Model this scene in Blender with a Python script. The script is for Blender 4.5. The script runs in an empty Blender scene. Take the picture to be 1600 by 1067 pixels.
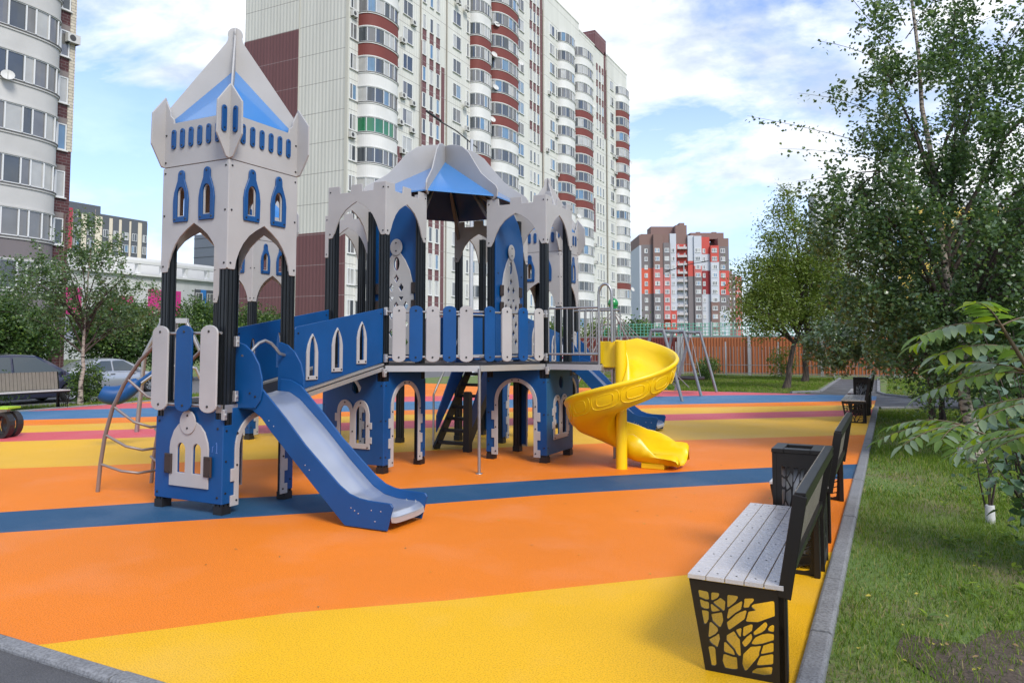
import bpy, bmesh, math, random
import numpy as np
from mathutils import Vector, Matrix
R=math.radians
scn=bpy.context.scene
COL=scn.collection
rnd=random.Random(7)
nr=np.random.default_rng(11)
# ---------------------------------------------------------------- camera
YAW=26.876; PITCH=3.4
cam_d=bpy.data.cameras.new('camera'); cam=bpy.data.objects.new('camera',cam_d); COL.objects.link(cam)
cam.location=(0,0,1.6); cam.rotation_euler=(R(90+PITCH),0,R(YAW))
cam_d.sensor_width=36; cam_d.lens=1168/1600*36; cam_d.shift_y=-(533.5-467.5)/1600
cam_d.clip_start=.05; cam_d.clip_end=3000
scn.camera=cam
# ---------------------------------------------------------------- world
SUN_EL=44; SUN_AZ=124     # azimuth counted clockwise from +Y
w=bpy.data.worlds.new('World'); scn.world=w; w.use_nodes=True
nt=w.node_tree; N=nt.nodes; L=nt.links
for n in list(N): N.remove(n)
out=N.new('ShaderNodeOutputWorld'); bg=N.new('ShaderNodeBackground'); L.new(bg.outputs[0],out.inputs[0])
sky=N.new('ShaderNodeTexSky'); sky.sky_type='NISHITA'; sky.sun_disc=False
sky.sun_elevation=R(SUN_EL); sky.sun_rotation=R(SUN_AZ); sky.air_density=1.0; sky.dust_density=.6; sky.ozone_density=2.0
tc=N.new('ShaderNodeTexCoord'); sp=N.new('ShaderNodeSeparateXYZ'); L.new(tc.outputs['Generated'],sp.inputs[0])
def M_(op,a,b=None,c=None,tree=nt):
    n=tree.nodes.new('ShaderNodeMath'); n.operation=op
    for i,v in enumerate((a,b,c)):
        if v is None: continue
        if isinstance(v,(int,float)): n.inputs[i].default_value=v
        else: tree.links.new(v,n.inputs[i])
    return n.outputs[0]
zz=M_('MAXIMUM',sp.outputs[2],0.0); den=M_('ADD',zz,.16)
cx=M_('DIVIDE',sp.outputs[0],den); cy=M_('DIVIDE',sp.outputs[1],den)
zs=M_('MULTIPLY',sp.outputs[2],2.4); zs=M_('ADD',zs,3.7)
cb=N.new('ShaderNodeCombineXYZ'); L.new(sp.outputs[0],cb.inputs[0]); L.new(sp.outputs[1],cb.inputs[1]); L.new(zs,cb.inputs[2])
n1=N.new('ShaderNodeTexNoise'); n1.inputs['Scale'].default_value=2.2; n1.inputs['Detail'].default_value=9; n1.inputs['Roughness'].default_value=.58; n1.inputs['Distortion'].default_value=.35
L.new(cb.outputs[0],n1.inputs['Vector'])
cr=N.new('ShaderNodeValToRGB'); cr.color_ramp.elements[0].position=.435; cr.color_ramp.elements[0].color=(0,0,0,1); cr.color_ramp.elements[1].position=.545; cr.color_ramp.elements[1].color=(1,1,1,1)
L.new(n1.outputs[0],cr.inputs[0])
n2=N.new('ShaderNodeTexNoise'); n2.inputs['Scale'].default_value=4.2; n2.inputs['Detail'].default_value=7; n2.inputs['Roughness'].default_value=.55
cb2=cb
L.new(cb2.outputs[0],n2.inputs['Vector'])
cc=N.new('ShaderNodeValToRGB'); cc.color_ramp.elements[0].position=.38; cc.color_ramp.elements[0].color=(3.0,3.5,4.2,1); cc.color_ramp.elements[1].position=.54; cc.color_ramp.elements[1].color=(6.0,6.1,6.2,1)
L.new(n2.outputs[0],cc.inputs[0])
# clouds thicken towards the horizon
hz=N.new('ShaderNodeMapRange'); hz.inputs[1].default_value=0.0; hz.inputs[2].default_value=.36; hz.inputs[3].default_value=.72; hz.inputs[4].default_value=0.0; L.new(sp.outputs[2],hz.inputs[0])
fac=M_('MAXIMUM',cr.outputs[0],hz.outputs[0]); fac=M_('MULTIPLY',fac,.93)
mx=N.new('ShaderNodeMixRGB'); L.new(fac,mx.inputs[0]); L.new(cc.outputs[0],mx.inputs[2])
br=N.new('ShaderNodeMixRGB'); br.blend_type='MULTIPLY'; br.inputs[0].default_value=1; br.inputs[2].default_value=(1.0,1.05,1.32,1); L.new(sky.outputs[0],br.inputs[1])
L.new(br.outputs[0],mx.inputs[1])
L.new(mx.outputs[0],bg.inputs[0]); bg.inputs[1].default_value=.125
# ---------------------------------------------------------------- sun (veiled by cloud)
sd=bpy.data.lights.new('sun','SUN'); sun=bpy.data.objects.new('sun',sd); COL.objects.link(sun)
sd.energy=2.0; sd.angle=R(20); sd.color=(1,.95,.87)
az=R(SUN_AZ); el=R(SUN_EL)
sv=Vector((math.sin(az)*math.cos(el),math.cos(az)*math.cos(el),math.sin(el)))
sun.rotation_euler=sv.to_track_quat('Z','Y').to_euler(); sun.location=(20,30,60)
vs=scn.view_settings; vs.view_transform='Standard'; vs.look='None'; vs.gamma=1; vs.exposure=0.84
scn.render.engine='CYCLES'
# ---------------------------------------------------------------- materials
MATS={}
def mat(name,col,rough=.6,metal=0,spec=.5,var=0,vscale=3,bump=0,bscale=40,speck=0,sscale=200,coat=0,alpha=1,trans=0,rvar=0,rscale=1.2,dust=0):
    if name in MATS: return MATS[name]
    m=bpy.data.materials.new(name); m.use_nodes=True; t=m.node_tree; b=t.nodes['Principled BSDF']
    b.inputs['Base Color'].default_value=(*col,1); b.inputs['Roughness'].default_value=rough; b.inputs['Metallic'].default_value=metal
    b.inputs['Specular IOR Level'].default_value=spec; b.inputs['Coat Weight'].default_value=coat
    if trans: b.inputs['Transmission Weight'].default_value=trans
    co=t.nodes.new('ShaderNodeTexCoord').outputs['Object']
    last=None
    def noise(s,d=4):
        n=t.nodes.new('ShaderNodeTexNoise'); n.inputs['Scale'].default_value=s; n.inputs['Detail'].default_value=d; t.links.new(co,n.inputs['Vector']); return n.outputs[0]
    def mixin(prev,fac,c2):
        x=t.nodes.new('ShaderNodeMixRGB'); t.links.new(fac,x.inputs[0])
        if prev is None: x.inputs[1].default_value=(*col,1)
        else: t.links.new(prev,x.inputs[1])
        x.inputs[2].default_value=(*c2,1); return x.outputs[0]
    if var:
        f=M_('MULTIPLY',noise(vscale,6),var*2,tree=t); f=M_('SUBTRACT',f,var*.55,tree=t); f=M_('MAXIMUM',f,0.0,tree=t)
        last=mixin(last,f,tuple(c*.45 for c in col))
    if speck:
        n=noise(sscale,2); f=M_('GREATER_THAN',n,.56,tree=t); f=M_('MULTIPLY',f,speck,tree=t); last=mixin(last,f,tuple(c*.35 for c in col))
        f=M_('LESS_THAN',n,.43,tree=t); f=M_('MULTIPLY',f,speck*.6,tree=t); last=mixin(last,f,tuple(min(1,c*1.3+.04) for c in col))
    if dust:
        f=M_('SUBTRACT',noise(1.3,9),.5,tree=t); f=M_('MULTIPLY',f,dust*5,tree=t); f=M_('MAXIMUM',f,0.0,tree=t); f=M_('MINIMUM',f,dust,tree=t); last=mixin(last,f,tuple(c*.6+.22 for c in col))
    if last is not None: t.links.new(last,b.inputs['Base Color'])
    if rvar:
        f=M_('MULTIPLY',noise(rscale,6),rvar*2.4,tree=t); f=M_('ADD',f,rough-rvar*1.2,tree=t); f=M_('MAXIMUM',f,.12,tree=t); t.links.new(f,b.inputs['Roughness'])
    if bump:
        bp=t.nodes.new('ShaderNodeBump'); bp.inputs['Strength'].default_value=bump; bp.inputs['Distance'].default_value=.01
        t.links.new(noise(bscale,3),bp.inputs['Height']); t.links.new(bp.outputs[0],b.inputs['Normal'])
    MATS[name]=m; return m
BLUE=mat('blue_plastic',(.002,.062,.215),.45,spec=.35,var=.4,vscale=2.6,rvar=.16,rscale=3,bump=.08,bscale=350)
DBLUE=mat('deep_blue_plastic',(.002,.042,.18),.45,spec=.35,var=.3,vscale=2.2,bump=.08,bscale=350)
TEAL=mat('faded_blue_plastic',(.010,.085,.19),.5,spec=.35,var=.25,vscale=3,bump=.08,bscale=350)
GREY=mat('pale_grey_plastic',(.375,.368,.365),.5,spec=.35,var=.28,vscale=2.2,rvar=.15,rscale=3,bump=.06,bscale=350)
POST=mat('dark_post_metal',(.012,.016,.020),.42,metal=.2,var=.3,vscale=8)
BLACK=mat('black_plastic',(.010,.010,.011),.45)
BOLT=mat('black_bolt',(.008,.008,.009),.35)
BROWN=mat('brown_plastic',(.028,.017,.013),.55)
STEEL=mat('brushed_steel',(.78,.79,.80),.31,metal=.88,var=.15,vscale=6)
GALV=mat('galvanised_tube',(.36,.36,.36),.38,metal=.8,var=.2,vscale=9)
TUBE=mat('grey_brown_tube',(.27,.23,.21),.42,metal=.5,var=.2,vscale=9)
ALU=mat('aluminium',(.5,.5,.5),.35,metal=.7,var=.15,vscale=6)
YEL=mat('yellow_plastic',(.80,.54,.004),.33,var=.22,vscale=2.6,bump=.05,bscale=60)
ROOFB=mat('blue_roof_panel',(.02,.17,.46),.28,spec=.8,var=.15,vscale=2,coat=.8)
TREAD=mat('black_tread',(.014,.012,.012),.6,bump=.3,bscale=120)
# ---------------------------------------------------------------- mesh helpers
class MB:
    def __init__(s): s.v=[]; s.f=[]; s.m=[]; s.sm=[]
    def add(s,vs,fs,mi=0,smooth=False):
        o=len(s.v); s.v+= [tuple(p) for p in vs]; s.f+=[[i+o for i in f] for f in fs]; s.m+=[mi]*len(fs); s.sm+=[smooth]*len(fs); return s
    def box(s,a,b,mi=0):
        x0,y0,z0=[min(p,q) for p,q in zip(a,b)]; x1,y1,z1=[max(p,q) for p,q in zip(a,b)]
        return s.add([(x0,y0,z0),(x1,y0,z0),(x1,y1,z0),(x0,y1,z0),(x0,y0,z1),(x1,y0,z1),(x1,y1,z1),(x0,y1,z1)],
            [(0,3,2,1),(4,5,6,7),(0,1,5,4),(1,2,6,5),(2,3,7,6),(3,0,4,7)],mi)
    def tube(s,pts,r,n=8,mi=0,cap=True,closed=False):
        P=[Vector(p) for p in pts]; k=len(P); rs=r if isinstance(r,(list,tuple)) else [r]*k
        vs=[];prev=None
        for i,p in enumerate(P):
            if closed: d=P[(i+1)%k]-P[i-1]
            else: d=P[min(i+1,k-1)]-P[max(i-1,0)]
            d.normalize()
            if prev is None: 
                a=Vector((0,0,1)) if abs(d.z)<.9 else Vector((1,0,0)); u=d.cross(a).normalized()
            else: u=(prev-d*prev.dot(d)).normalized()
            prev=u; v=d.cross(u)
            for j in range(n):
                t=2*math.pi*j/n; vs.append(p+(u*math.cos(t)+v*math.sin(t))*rs[i])
        fs=[]
        for i in range(k if closed else k-1):
            a=i*n;b=((i+1)%k)*n
            for j in range(n): fs.append((a+j,a+(j+1)%n,b+(j+1)%n,b+j))
        s.add(vs,fs,mi,True)
        if cap and not closed: s.add(vs[:n],[tuple(range(n))[::-1]],mi); s.add(vs[-n:],[tuple(range(n))],mi)
        return s
    def bar(s,a,b,w,h,mi=0,upv=(0,0,1)):
        a=Vector(a);b=Vector(b);d=(b-a).normalized();up=Vector(upv)
        if abs(d.dot(up))>.95: up=Vector((0,1,0))
        x=d.cross(up).normalized()*w/2; y=x.cross(d).normalized()*h/2
        vs=[a-x-y,a+x-y,a+x+y,a-x+y,b-x-y,b+x-y,b+x+y,b-x+y]
        return s.add(vs,[(0,3,2,1),(4,5,6,7),(0,1,5,4),(1,2,6,5),(2,3,7,6),(3,0,4,7)],mi)
    def prism(s,poly,z0,z1,mi=0,M=None,smooth=False):
        n=len(poly); vs=[Vector((x,y,z0)) for x,y in poly]+[Vector((x,y,z1)) for x,y in poly]
        if M: vs=[M@v for v in vs]
        s.add(vs,[tuple(range(n))[::-1],tuple(range(n,2*n))],mi)
        return s.add(vs,[(i,(i+1)%n,n+(i+1)%n,n+i) for i in range(n)],mi,smooth)
    def lathe(s,prof,c,n=20,mi=0):
        vs=[]; 
        for r,z in prof:
            for j in range(n): t=2*math.pi*j/n; vs.append((c[0]+r*math.cos(t),c[1]+r*math.sin(t),c[2]+z))
        fs=[]
        for i in range(len(prof)-1):
            for j in range(n): fs.append((i*n+j,i*n+(j+1)%n,(i+1)*n+(j+1)%n,(i+1)*n+j))
        return s.add(vs,fs,mi,True)
    def shift(s,o): s.v=[(x-o[0],y-o[1],z-o[2]) for x,y,z in s.v]; return s
    def xf(s,M): s.v=[tuple(M@Vector(p)) for p in s.v]; return s
    def mesh(s,name,mats):
        me=bpy.data.meshes.new(name); me.from_pydata(s.v,[],s.f)
        for m in mats: me.materials.append(m)
        me.polygons.foreach_set('material_index',s.m); me.polygons.foreach_set('use_smooth',s.sm); me.update(); return me
    def obj(s,name,mats,parent=None,world=True,bev=0):
        """vertices are in world space; when parented they are moved to the parent's frame"""
        if not isinstance(mats,(list,tuple)): mats=[mats]
        if parent is not None and world:
            s.xf(WINV(parent))
        o=bpy.data.objects.new(name,s.mesh(name,mats)); COL.objects.link(o); o.parent=parent
        if bev:
            b=o.modifiers.new('bevel','BEVEL'); b.width=bev; b.segments=1; b.limit_method='ANGLE'; b.angle_limit=R(40)
        return o
WM={}
def WINV(p):
    return WM[p.name].inverted()
def regw(o,M): WM[o.name]=M.copy(); return o
def thing(name,label,cat,loc=(0,0,0),rz=0,group=None):
    o=bpy.data.objects.new(name,None); COL.objects.link(o); o.empty_display_size=.2
    o.location=loc; o.rotation_euler=(0,0,rz); o['label']=label; o['category']=cat
    if group: o['group']=group
    return regw(o,Matrix.Translation(loc)@Matrix.Rotation(rz,4,'Z'))
def tag(o,label,cat,group=None):
    o['label']=label; o['category']=cat
    if group: o['group']=group
    return o
def part(mb,name,mats,parent,grand=None,bev=0,label=None):
    """grand: the thing's root, when parent is a part that sits at the root's frame"""
    if grand is not None:
        mb.xf(WINV(grand)); o=mb.obj(name,mats,parent,world=False,bev=bev)
    else: o=mb.obj(name,mats,parent,bev=bev)
    if label: o['label']=label
    return o
def copy_tree(o,parent=None):
    c=o.copy(); COL.objects.link(c); c.parent=parent
    for ch in [x for x in bpy.data.objects if x.parent==o]: copy_tree(ch,c)
    return c
def struct(o): o['kind']='structure'; return o
def smoothpoly(p,it=2,closed=True):
    for _ in range(it):
        q=[];n=len(p)
        for i in range(n if closed else n-1):
            a=p[i];b=p[(i+1)%n]; q+= [(a[0]*.75+b[0]*.25,a[1]*.75+b[1]*.25),(a[0]*.25+b[0]*.75,a[1]*.25+b[1]*.75)]
        if not closed: q=[p[0]]+q+[p[-1]]
        p=q
    return p
def area(p): return .5*sum(p[i][0]*p[(i+1)%len(p)][1]-p[(i+1)%len(p)][0]*p[i][1] for i in range(len(p)))
def sheet(outline,holes,t,M,bev=.003):
    """thick flat panel cut from a 2D outline with holes; returns an MB in world space"""
    cu=bpy.data.curves.new('tmp','CURVE'); cu.dimensions='2D'; cu.fill_mode='BOTH'; cu.extrude=max(t/2-bev,.0005); cu.bevel_depth=bev; cu.bevel_resolution=0; cu.offset=-bev
    for k,pl in enumerate([outline]+list(holes)):
        if (area(pl)>0)!=(k==0): pl=pl[::-1]
        sp_=cu.splines.new('POLY'); sp_.points.add(len(pl)-1); sp_.use_cyclic_u=True
        for i,(x,y) in enumerate(pl): sp_.points[i].co=(x,y,0,1)
    o=bpy.data.objects.new('tmp',cu); COL.objects.link(o)
    me=bpy.data.meshes.new_from_object(o)
    mb=MB(); mb.v=[tuple(M@v.co) for v in me.vertices]; mb.f=[list(p.vertices) for p in me.polygons]; mb.m=[0]*len(mb.f); mb.sm=[False]*len(mb.f)
    if M.determinant()<0: mb.f=[f[::-1] for f in mb.f]
    bpy.data.objects.remove(o); bpy.data.curves.remove(cu); bpy.data.meshes.remove(me)
    return mb
def frame(o,a,n):
    """matrix: local x along a, local y up, local z along n"""
    a=Vector(a).normalized(); n=Vector(n).normalized(); u=Vector((0,0,1))
    M=Matrix((( a.x,u.x,n.x,o[0]),(a.y,u.y,n.y,o[1]),(a.z,u.z,n.z,o[2]),(0,0,0,1))); return M
def merge(*mbs):
    r=mbs[0]
    for b in mbs[1:]:
        o=len(r.v); r.v+=b.v; r.f+=[[i+o for i in f] for f in b.f]; r.m+=b.m; r.sm+=b.sm
    return r
def bolts(mb,pts,M,r=.011,h=.008,mi=1,z=.0):
    for x,y in pts:
        n=10; vs=[M@Vector((x+r*math.cos(6.283*j/n),y+r*math.sin(6.283*j/n),z)) for j in range(n)]+[M@Vector((x+.7*r*math.cos(6.283*j/n),y+.7*r*math.sin(6.283*j/n),z+h)) for j in range(n)]
        mb.add(vs,[tuple(range(n,2*n))]+[(j,(j+1)%n,n+(j+1)%n,n+j) for j in range(n)],mi)
    return mb
def arc(cx,cy,r,a0,a1,n,ry=None):
    ry=ry or r
    return [(cx+r*math.cos(R(a0+(a1-a0)*i/n)),cy+ry*math.sin(R(a0+(a1-a0)*i/n))) for i in range(n+1)]
# ================================================================ GROUND
def rubber(name,col): return mat(name,col,.60,spec=.35,var=.34,vscale=.45,bump=.7,bscale=120,speck=.35,sscale=120,rvar=.22,rscale=.55,dust=.12)
RUB=dict(y=rubber('yellow_rubber',(.79,.43,.003)),o=rubber('orange_rubber',(.80,.205,.006)),n=rubber('navy_rubber',(.012,.075,.17)),
 y2=rubber('pale_yellow_rubber',(.76,.43,.03)),p=rubber('pink_rubber',(.62,.10,.12)),s=rubber('blue_rubber',(.06,.17,.32)))
ASPH=mat('asphalt',(.085,.085,.09),.6,var=.75,vscale=1.7,bump=.5,bscale=120,speck=.4,sscale=140,rvar=.3,rscale=1.7)
KERB=mat('kerb_concrete',(.20,.205,.215),.8,var=.45,vscale=5,bump=.6,bscale=40,speck=.4,sscale=70)
def soilgrass():
    m=bpy.data.materials.new('lawn_soil'); m.use_nodes=True; t=m.node_tree; b=t.nodes['Principled BSDF']; b.inputs['Roughness'].default_value=.9
    co=t.nodes.new('ShaderNodeTexCoord').outputs['Object']
    a=t.nodes.new('ShaderNodeTexNoise'); a.inputs['Scale'].default_value=.9; a.inputs['Detail'].default_value=8; t.links.new(co,a.inputs['Vector'])
    c=t.nodes.new('ShaderNodeTexNoise'); c.inputs['Scale'].default_value=28; c.inputs['Detail'].default_value=6; t.links.new(co,c.inputs['Vector'])
    s=M_('ADD',a.outputs[0],M_('MULTIPLY',c.outputs[0],.5,tree=t),tree=t)
    r=t.nodes.new('ShaderNodeValToRGB'); e=r.color_ramp.elements; e[0].position=.55; e[0].color=(.085,.15,.03,1); e[1].position=.95; e[1].color=(.15,.125,.065,1)
    k=e.new(.75); k.color=(.11,.165,.035,1); t.links.new(s,r.inputs[0]); t.links.new(r.outputs[0],b.inputs['Base Color'])
    bp=t.nodes.new('ShaderNodeBump'); bp.inputs['Strength'].default_value=.8; bp.inputs['Distance'].default_value=.03; t.links.new(c.outputs[0],bp.inputs['Height']); t.links.new(bp.outputs[0],b.inputs['Normal'])
    return m
LAWN=soilgrass()
g=MB(); xs=[(-1500,-.46),(-22.6,-.46),(-20.2,-.06),(-19.3,-.03),(1500,-.03)]
g.add([(x,y,z) for x,z in xs for y in (-600,2000)],[(2*i,2*i+2,2*i+3,2*i+1) for i in range(4)]); struct(g.obj('ground',LAWN))
def clip(poly,x0,x1,y0,y1):
    def c(P,ins,inter):
        o=[]
        for i in range(len(P)):
            a=P[i-1];b=P[i]
            if ins(b):
                if not ins(a): o.append(inter(a,b))
                o.append(b)
            elif ins(a): o.append(inter(a,b))
        return o
    def ix(v): return lambda a,b:(v,a[1]+(b[1]-a[1])*(v-a[0])/(b[0]-a[0]))
    def iy(v): return lambda a,b:(a[0]+(b[0]-a[0])*(v-a[1])/(b[1]-a[1]),v)
    for ins,it in ((lambda p:p[0]>=x0,ix(x0)),(lambda p:p[0]<=x1,ix(x1)),(lambda p:p[1]>=y0,iy(y0)),(lambda p:p[1]<=y1,iy(y1))):
        if poly: poly=c(poly,ins,it)
    return poly
bands=[[(-4.05,2.55),(-3.25,3.46),(-2.52,4.08),(-1.29,5.29),(-0.49,6.31)],
[(-6.79,3.79),(-5.9,4.65),(-4.8,5.69),(-4.04,6.54),(-3.33,7.32),(-2.28,8.29),(-1.29,9.18),(-0.54,9.79)],
[(-7.61,4.24),(-6.66,5.24),(-5.83,5.98),(-4.6,7.2),(-3.41,8.43),(-2.29,9.51),(-1.43,10.27),(-0.47,11.05)],
[(-10.25,5.69),(-9.35,6.43),(-8.0,7.66),(-7.65,7.97),(-6.75,9.0),(-5.95,9.84),(-5.64,10.15),(-3.31,12.34),(-0.48,14.66)],
[(-13.05,7.22),(-12.03,8.15),(-11.64,8.5),(-8.3,11.75),(-4.15,15.51),(-0.98,18.2)],
[(-14.04,8.1),(-13.14,9.01),(-9.12,12.92),(-4.52,16.91),(-1.09,19.75)],
[(-15.19,8.82),(-14.19,9.8),(-9.9,14.01),(-4.97,18.59),(-1.25,21.35)],
[(-16.33,9.48),(-15.26,10.48),(-10.66,14.9),(-5.56,19.35),(-1.25,22.91)],
[(-18.33,10.83),(-17.06,12.2),(-12.26,17.0),(-6.19,22.5),(-4.47,24.0),(-3.49,24.65),(-1.85,25.6)],
[(-18.37,13.3),(-13.38,18.6),(-9.43,22.6),(-6.2,25.5),(-5.6,26.2)]]
def ext(b):
    a,c=b[0],b[-1]; s=.92
    return [(a[0]-30,a[1]-30*s)]+b+[(c[0]+15,c[1]+15*s)]
RB=MB(); cols=['y','o','n','o','y2','p','y2','o','s','p','o']; order=['y','o','n','y2','p','s']
lines=[[(-60,-60),(30,-60)]]+[ext(b) for b in bands]+[[(-60,60),(30,60)]]
for i,cn in enumerate(cols):
    P=clip(lines[i]+lines[i+1][::-1],-18.4,-.44,2.50,25.5)
    if len(P)>2: RB.add([(x,y,0) for x,y in P],[tuple(range(len(P)))],order.index(cn))
struct(RB.obj('rubber_surface',[RUB[c] for c in order]))
# asphalt apron, paths and the road with the parked cars
a=MB(); a.add([(-40,-20,-.02),(12,-20,-.02),(12,2.4,-.02),(-40,2.4,-.02)],[(0,1,2,3)]); struct(a.obj('asphalt_apron',ASPH))
a=MB(); a.add([(-2.1,25.5,-.012),(-.44,21.1,-.012),(.2,21.4,-.012),(.9,22.0,-.012),(9,22.6,-.012),(9,25.2,-.012),(.5,25.2,-.012),(-.2,26.3,-.012),(-.36,27.4,-.012),(-.5,37.4,-.012),(-2.2,37.4,-.012),(-2.25,26.8,-.012),(-2.9,25.9,-.012),(-5.0,25.9,-.012),(-5.0,25.5,-.012)],[(0,1,2,3,4,5,6,7,8,9,10,11,12,13,14)]); struct(a.obj('path',ASPH))
a=MB(); a.add([(-38,-30,-.42),(-22.9,-30,-.42),(-22.9,52,-.42),(-38,52,-.42)],[(0,1,2,3)]); struct(a.obj('road',mat('road_asphalt',(.13,.13,.135),.8,var=.4,vscale=.8,bump=.3,bscale=60)))
kb=MB()
def kerbline(mb,pts,wd,h,seg=1.0,gap=.016):
    for a_,b_ in zip(pts[:-1],pts[1:]):
        A=Vector((*a_,0));B=Vector((*b_,0)); d=(B-A); ln=d.length; d.normalize(); nx=Vector((-d.y,d.x,0)); n=max(1,round(ln/seg)); s=ln/n; r=.018
        for i in range(n):
            p=A+d*(i*s+gap/2); q=A+d*((i+1)*s-gap/2); dz=rnd.uniform(-.005,.005)
            prof=[(0,-.05),(0,h-r),(r*.3,h-r*.3),(r,h),(wd-r,h),(wd-r*.3,h-r*.3),(wd,h-r),(wd,-.05)]
            vs=[tuple(e+nx*-o+Vector((0,0,z+dz))) for e in (p,q) for o,z in prof]; m=len(prof)
            mb.add(vs,[tuple(range(m)),tuple(range(m,2*m))[::-1]]+[(j,j+m,j+m+1,j+1) for j in range(m-1)])
kerbline(kb,[(-.445,.4),(-.445,20.9)],.115,.035); kerbline(kb,[(-19,2.5),(-.445,2.5)],.10,.012)
kerbline(kb,[(-18.4,25.6),(-18.4,2.5)],.1,.03); kerbline(kb,[(-2.22,26.9),(-2.2,37.4)],.1,.05);kerbline(kb,[(-3.0,25.95),(-2.22,26.9)],.1,.05)
kerbline(kb,[(-.52,37.4),(-.38,27.4),(-.18,26.3),(.5,25.25),(9,25.25)][::1],.1,.05); kerbline(kb,[(-.33,20.95),(.2,21.35),(.9,21.95),(9,22.55)],.1,.03)
struct(kb.obj('kerb',KERB))
# ================================================================ CASTLE
W=.93; PT=.02
castle=thing('play_castle','blue and grey plastic toy castle with towers, ramp and slides on the rubber ground','play structure',(-6.08,9.70,0))
CP=lambda mb,n,m,par=None,label=None,bev=0: part(mb,n,m,par or castle,castle if par else None,bev,label)
def faces(x0,y0):
    return dict(S=((x0,y0,0),(1,0,0),(0,-1,0)),E=((x0+W,y0,0),(0,1,0),(1,0,0)),N=((x0+W,y0+W,0),(-1,0,0),(0,1,0)),Wt=((x0,y0+W,0),(0,-1,0),(-1,0,0)))
def FM(face,off=0):
    o,a,n=face; return frame((o[0]+n[0]*off,o[1]+n[1]*off,0),a,n)
def post(x,y,z0,z1,w=.098,foot=True):
    g=.012; k=w/2; a=k*.34; b=k*.62
    pr=[(-k,-k),(-b,-k),(-b,-k+g),(-a,-k+g),(-a,-k),(a,-k),(a,-k+g),(b,-k+g),(b,-k),(k,-k)]
    poly=[]
    for q in range(4):
        c,s=[(1,0),(0,1),(-1,0),(0,-1)][q]; poly+= [(px*c-py*s,px*s+py*c) for px,py in pr[:-1]]
    m=MB(); m.prism([(x+p,y+q) for p,q in poly],z0,z1,0)
    if foot:
        m.box((x-k-.006,y-k-.006,0),(x+k+.006,y+k+.006,.075),1)
    CP(m,'post',[POST,BLACK])
def posts(x0,y0,z1,skip=()):
    i=.058
    for n,(a,b) in dict(SW=(x0+i,y0+i),SE=(x0+W-i,y0+i),NE=(x0+W-i,y0+W-i),NW=(x0+i,y0+W-i)).items():
        if n not in skip: post(a,b,0,z1)
def twr_panel(face,flip=False):
    Mx=FM(face,-PT/2)
    arch=[(.10,2.315),(.115,2.40),(.15,2.49),(.20,2.575),(.27,2.655),(.36,2.72),(.465,2.78)]
    ol=[(.004,2.325),(.02,2.31),(.085,2.31)]+arch+[(W-x,z) for x,z in arch[::-1][1:]]+[(W-.085,2.31),(W-.02,2.31),(W-.004,2.325),(W-.004,3.365),(.004,3.365)]
    hl=[]
    for cx_ in (.285,.645): hl.append([(cx_-.043,2.865),(cx_+.043,2.865)]+arc(cx_,3.075,.043,0,180,10,.07))
    m=sheet(ol,hl,PT,Mx)
    bolts(m,[(x,z) for x in (.04,W-.04) for z in (2.37,2.88,3.31)],Mx,z=PT/2)
    p=CP(m,'tower_wall',[GREY,BOLT])
    for cx_ in (.285,.645):
        o2=[(cx_-.098,2.80),(cx_+.098,2.80),(cx_+.104,2.83)]+[(cx_+.108,3.02),(cx_+.095,3.10),(cx_+.068,3.17),(cx_+.048,3.22)]+arc(cx_,3.275,.045,0,180,10)+[(cx_-.048,3.22),(cx_-.068,3.17),(cx_-.095,3.10),(cx_-.108,3.02),(cx_-.104,2.83)]
        h=[(cx_-.053,2.855),(cx_+.053,2.855)]+arc(cx_,3.07,.053,0,180,10,.08)
        Mf=FM(face,.009); q=sheet(o2,[h],.018,Mf,.004); bolts(q,[(cx_,3.285),(cx_-.075,2.83),(cx_+.075,2.83)],Mf,.011,.006,z=.009); CP(q,'window_surround',[BLUE,BOLT],p)
def band(face,off):
    Mx=FM(face,-PT/2+off)
    wg=[(.0,4.10),(-.15,3.905),(-.155,3.59),(-.035,3.385),(0.0,3.372)]
    L_=[(.03,3.372)]; ol=[(.15,3.372),(W-.15,3.372),(W-.03,3.372),(W,3.375),(W+.035,3.385),(W+.155,3.59),(W+.15,3.905),(W,4.10),(W-.085,3.945),(W-.09,3.90),(W-.135,3.86),(W-.145,3.815),(.145,3.815),(.135,3.86),(.09,3.90),(.085,3.945),(0,4.10),(-.15,3.905),(-.155,3.59),(-.035,3.385),(0,3.375),(.03,3.372)]
    m=sheet(ol,[],PT,Mx); bolts(m,[(x,z) for x in (.04,W-.04) for z in (3.42,3.70)],Mx,z=PT/2)
    p=CP(m,'parapet_wall',[GREY,BOLT])
    for i in range(6):
        c=.157+i*(W-.314)/5; o2=arc(c,3.575,.03,180,360,8)+arc(c,3.715,.03,0,180,8); Mf=FM(face,.008+off); q=sheet(o2,[],.016,Mf,.003); bolts(q,[(c,3.575),(c,3.715)],Mf,.009,.006,z=.008); CP(q,'slot_trim',[BLUE,BOLT],p)
def wingtrim(x,y,dx,dy):
    # blue slot trims on the outward wings of a corner turret (outer side only)
    for ax,nrm in (((dx,0,0),(0,dy,0)),((0,dy,0),(dx,0,0))):
        Mq=frame((x+nrm[0]*.008,y+nrm[1]*.008,0),ax,nrm)
        q=sheet(arc(.078,3.64,.03,180,360,8)+arc(.078,3.84,.03,0,180,8),[],.014,Mq,.003); bolts(q,[(.078,3.65),(.078,3.84)],Mq,.009,.006,z=.007)
        CP(q,'slot_trim',[BLUE,BOLT])
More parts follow.
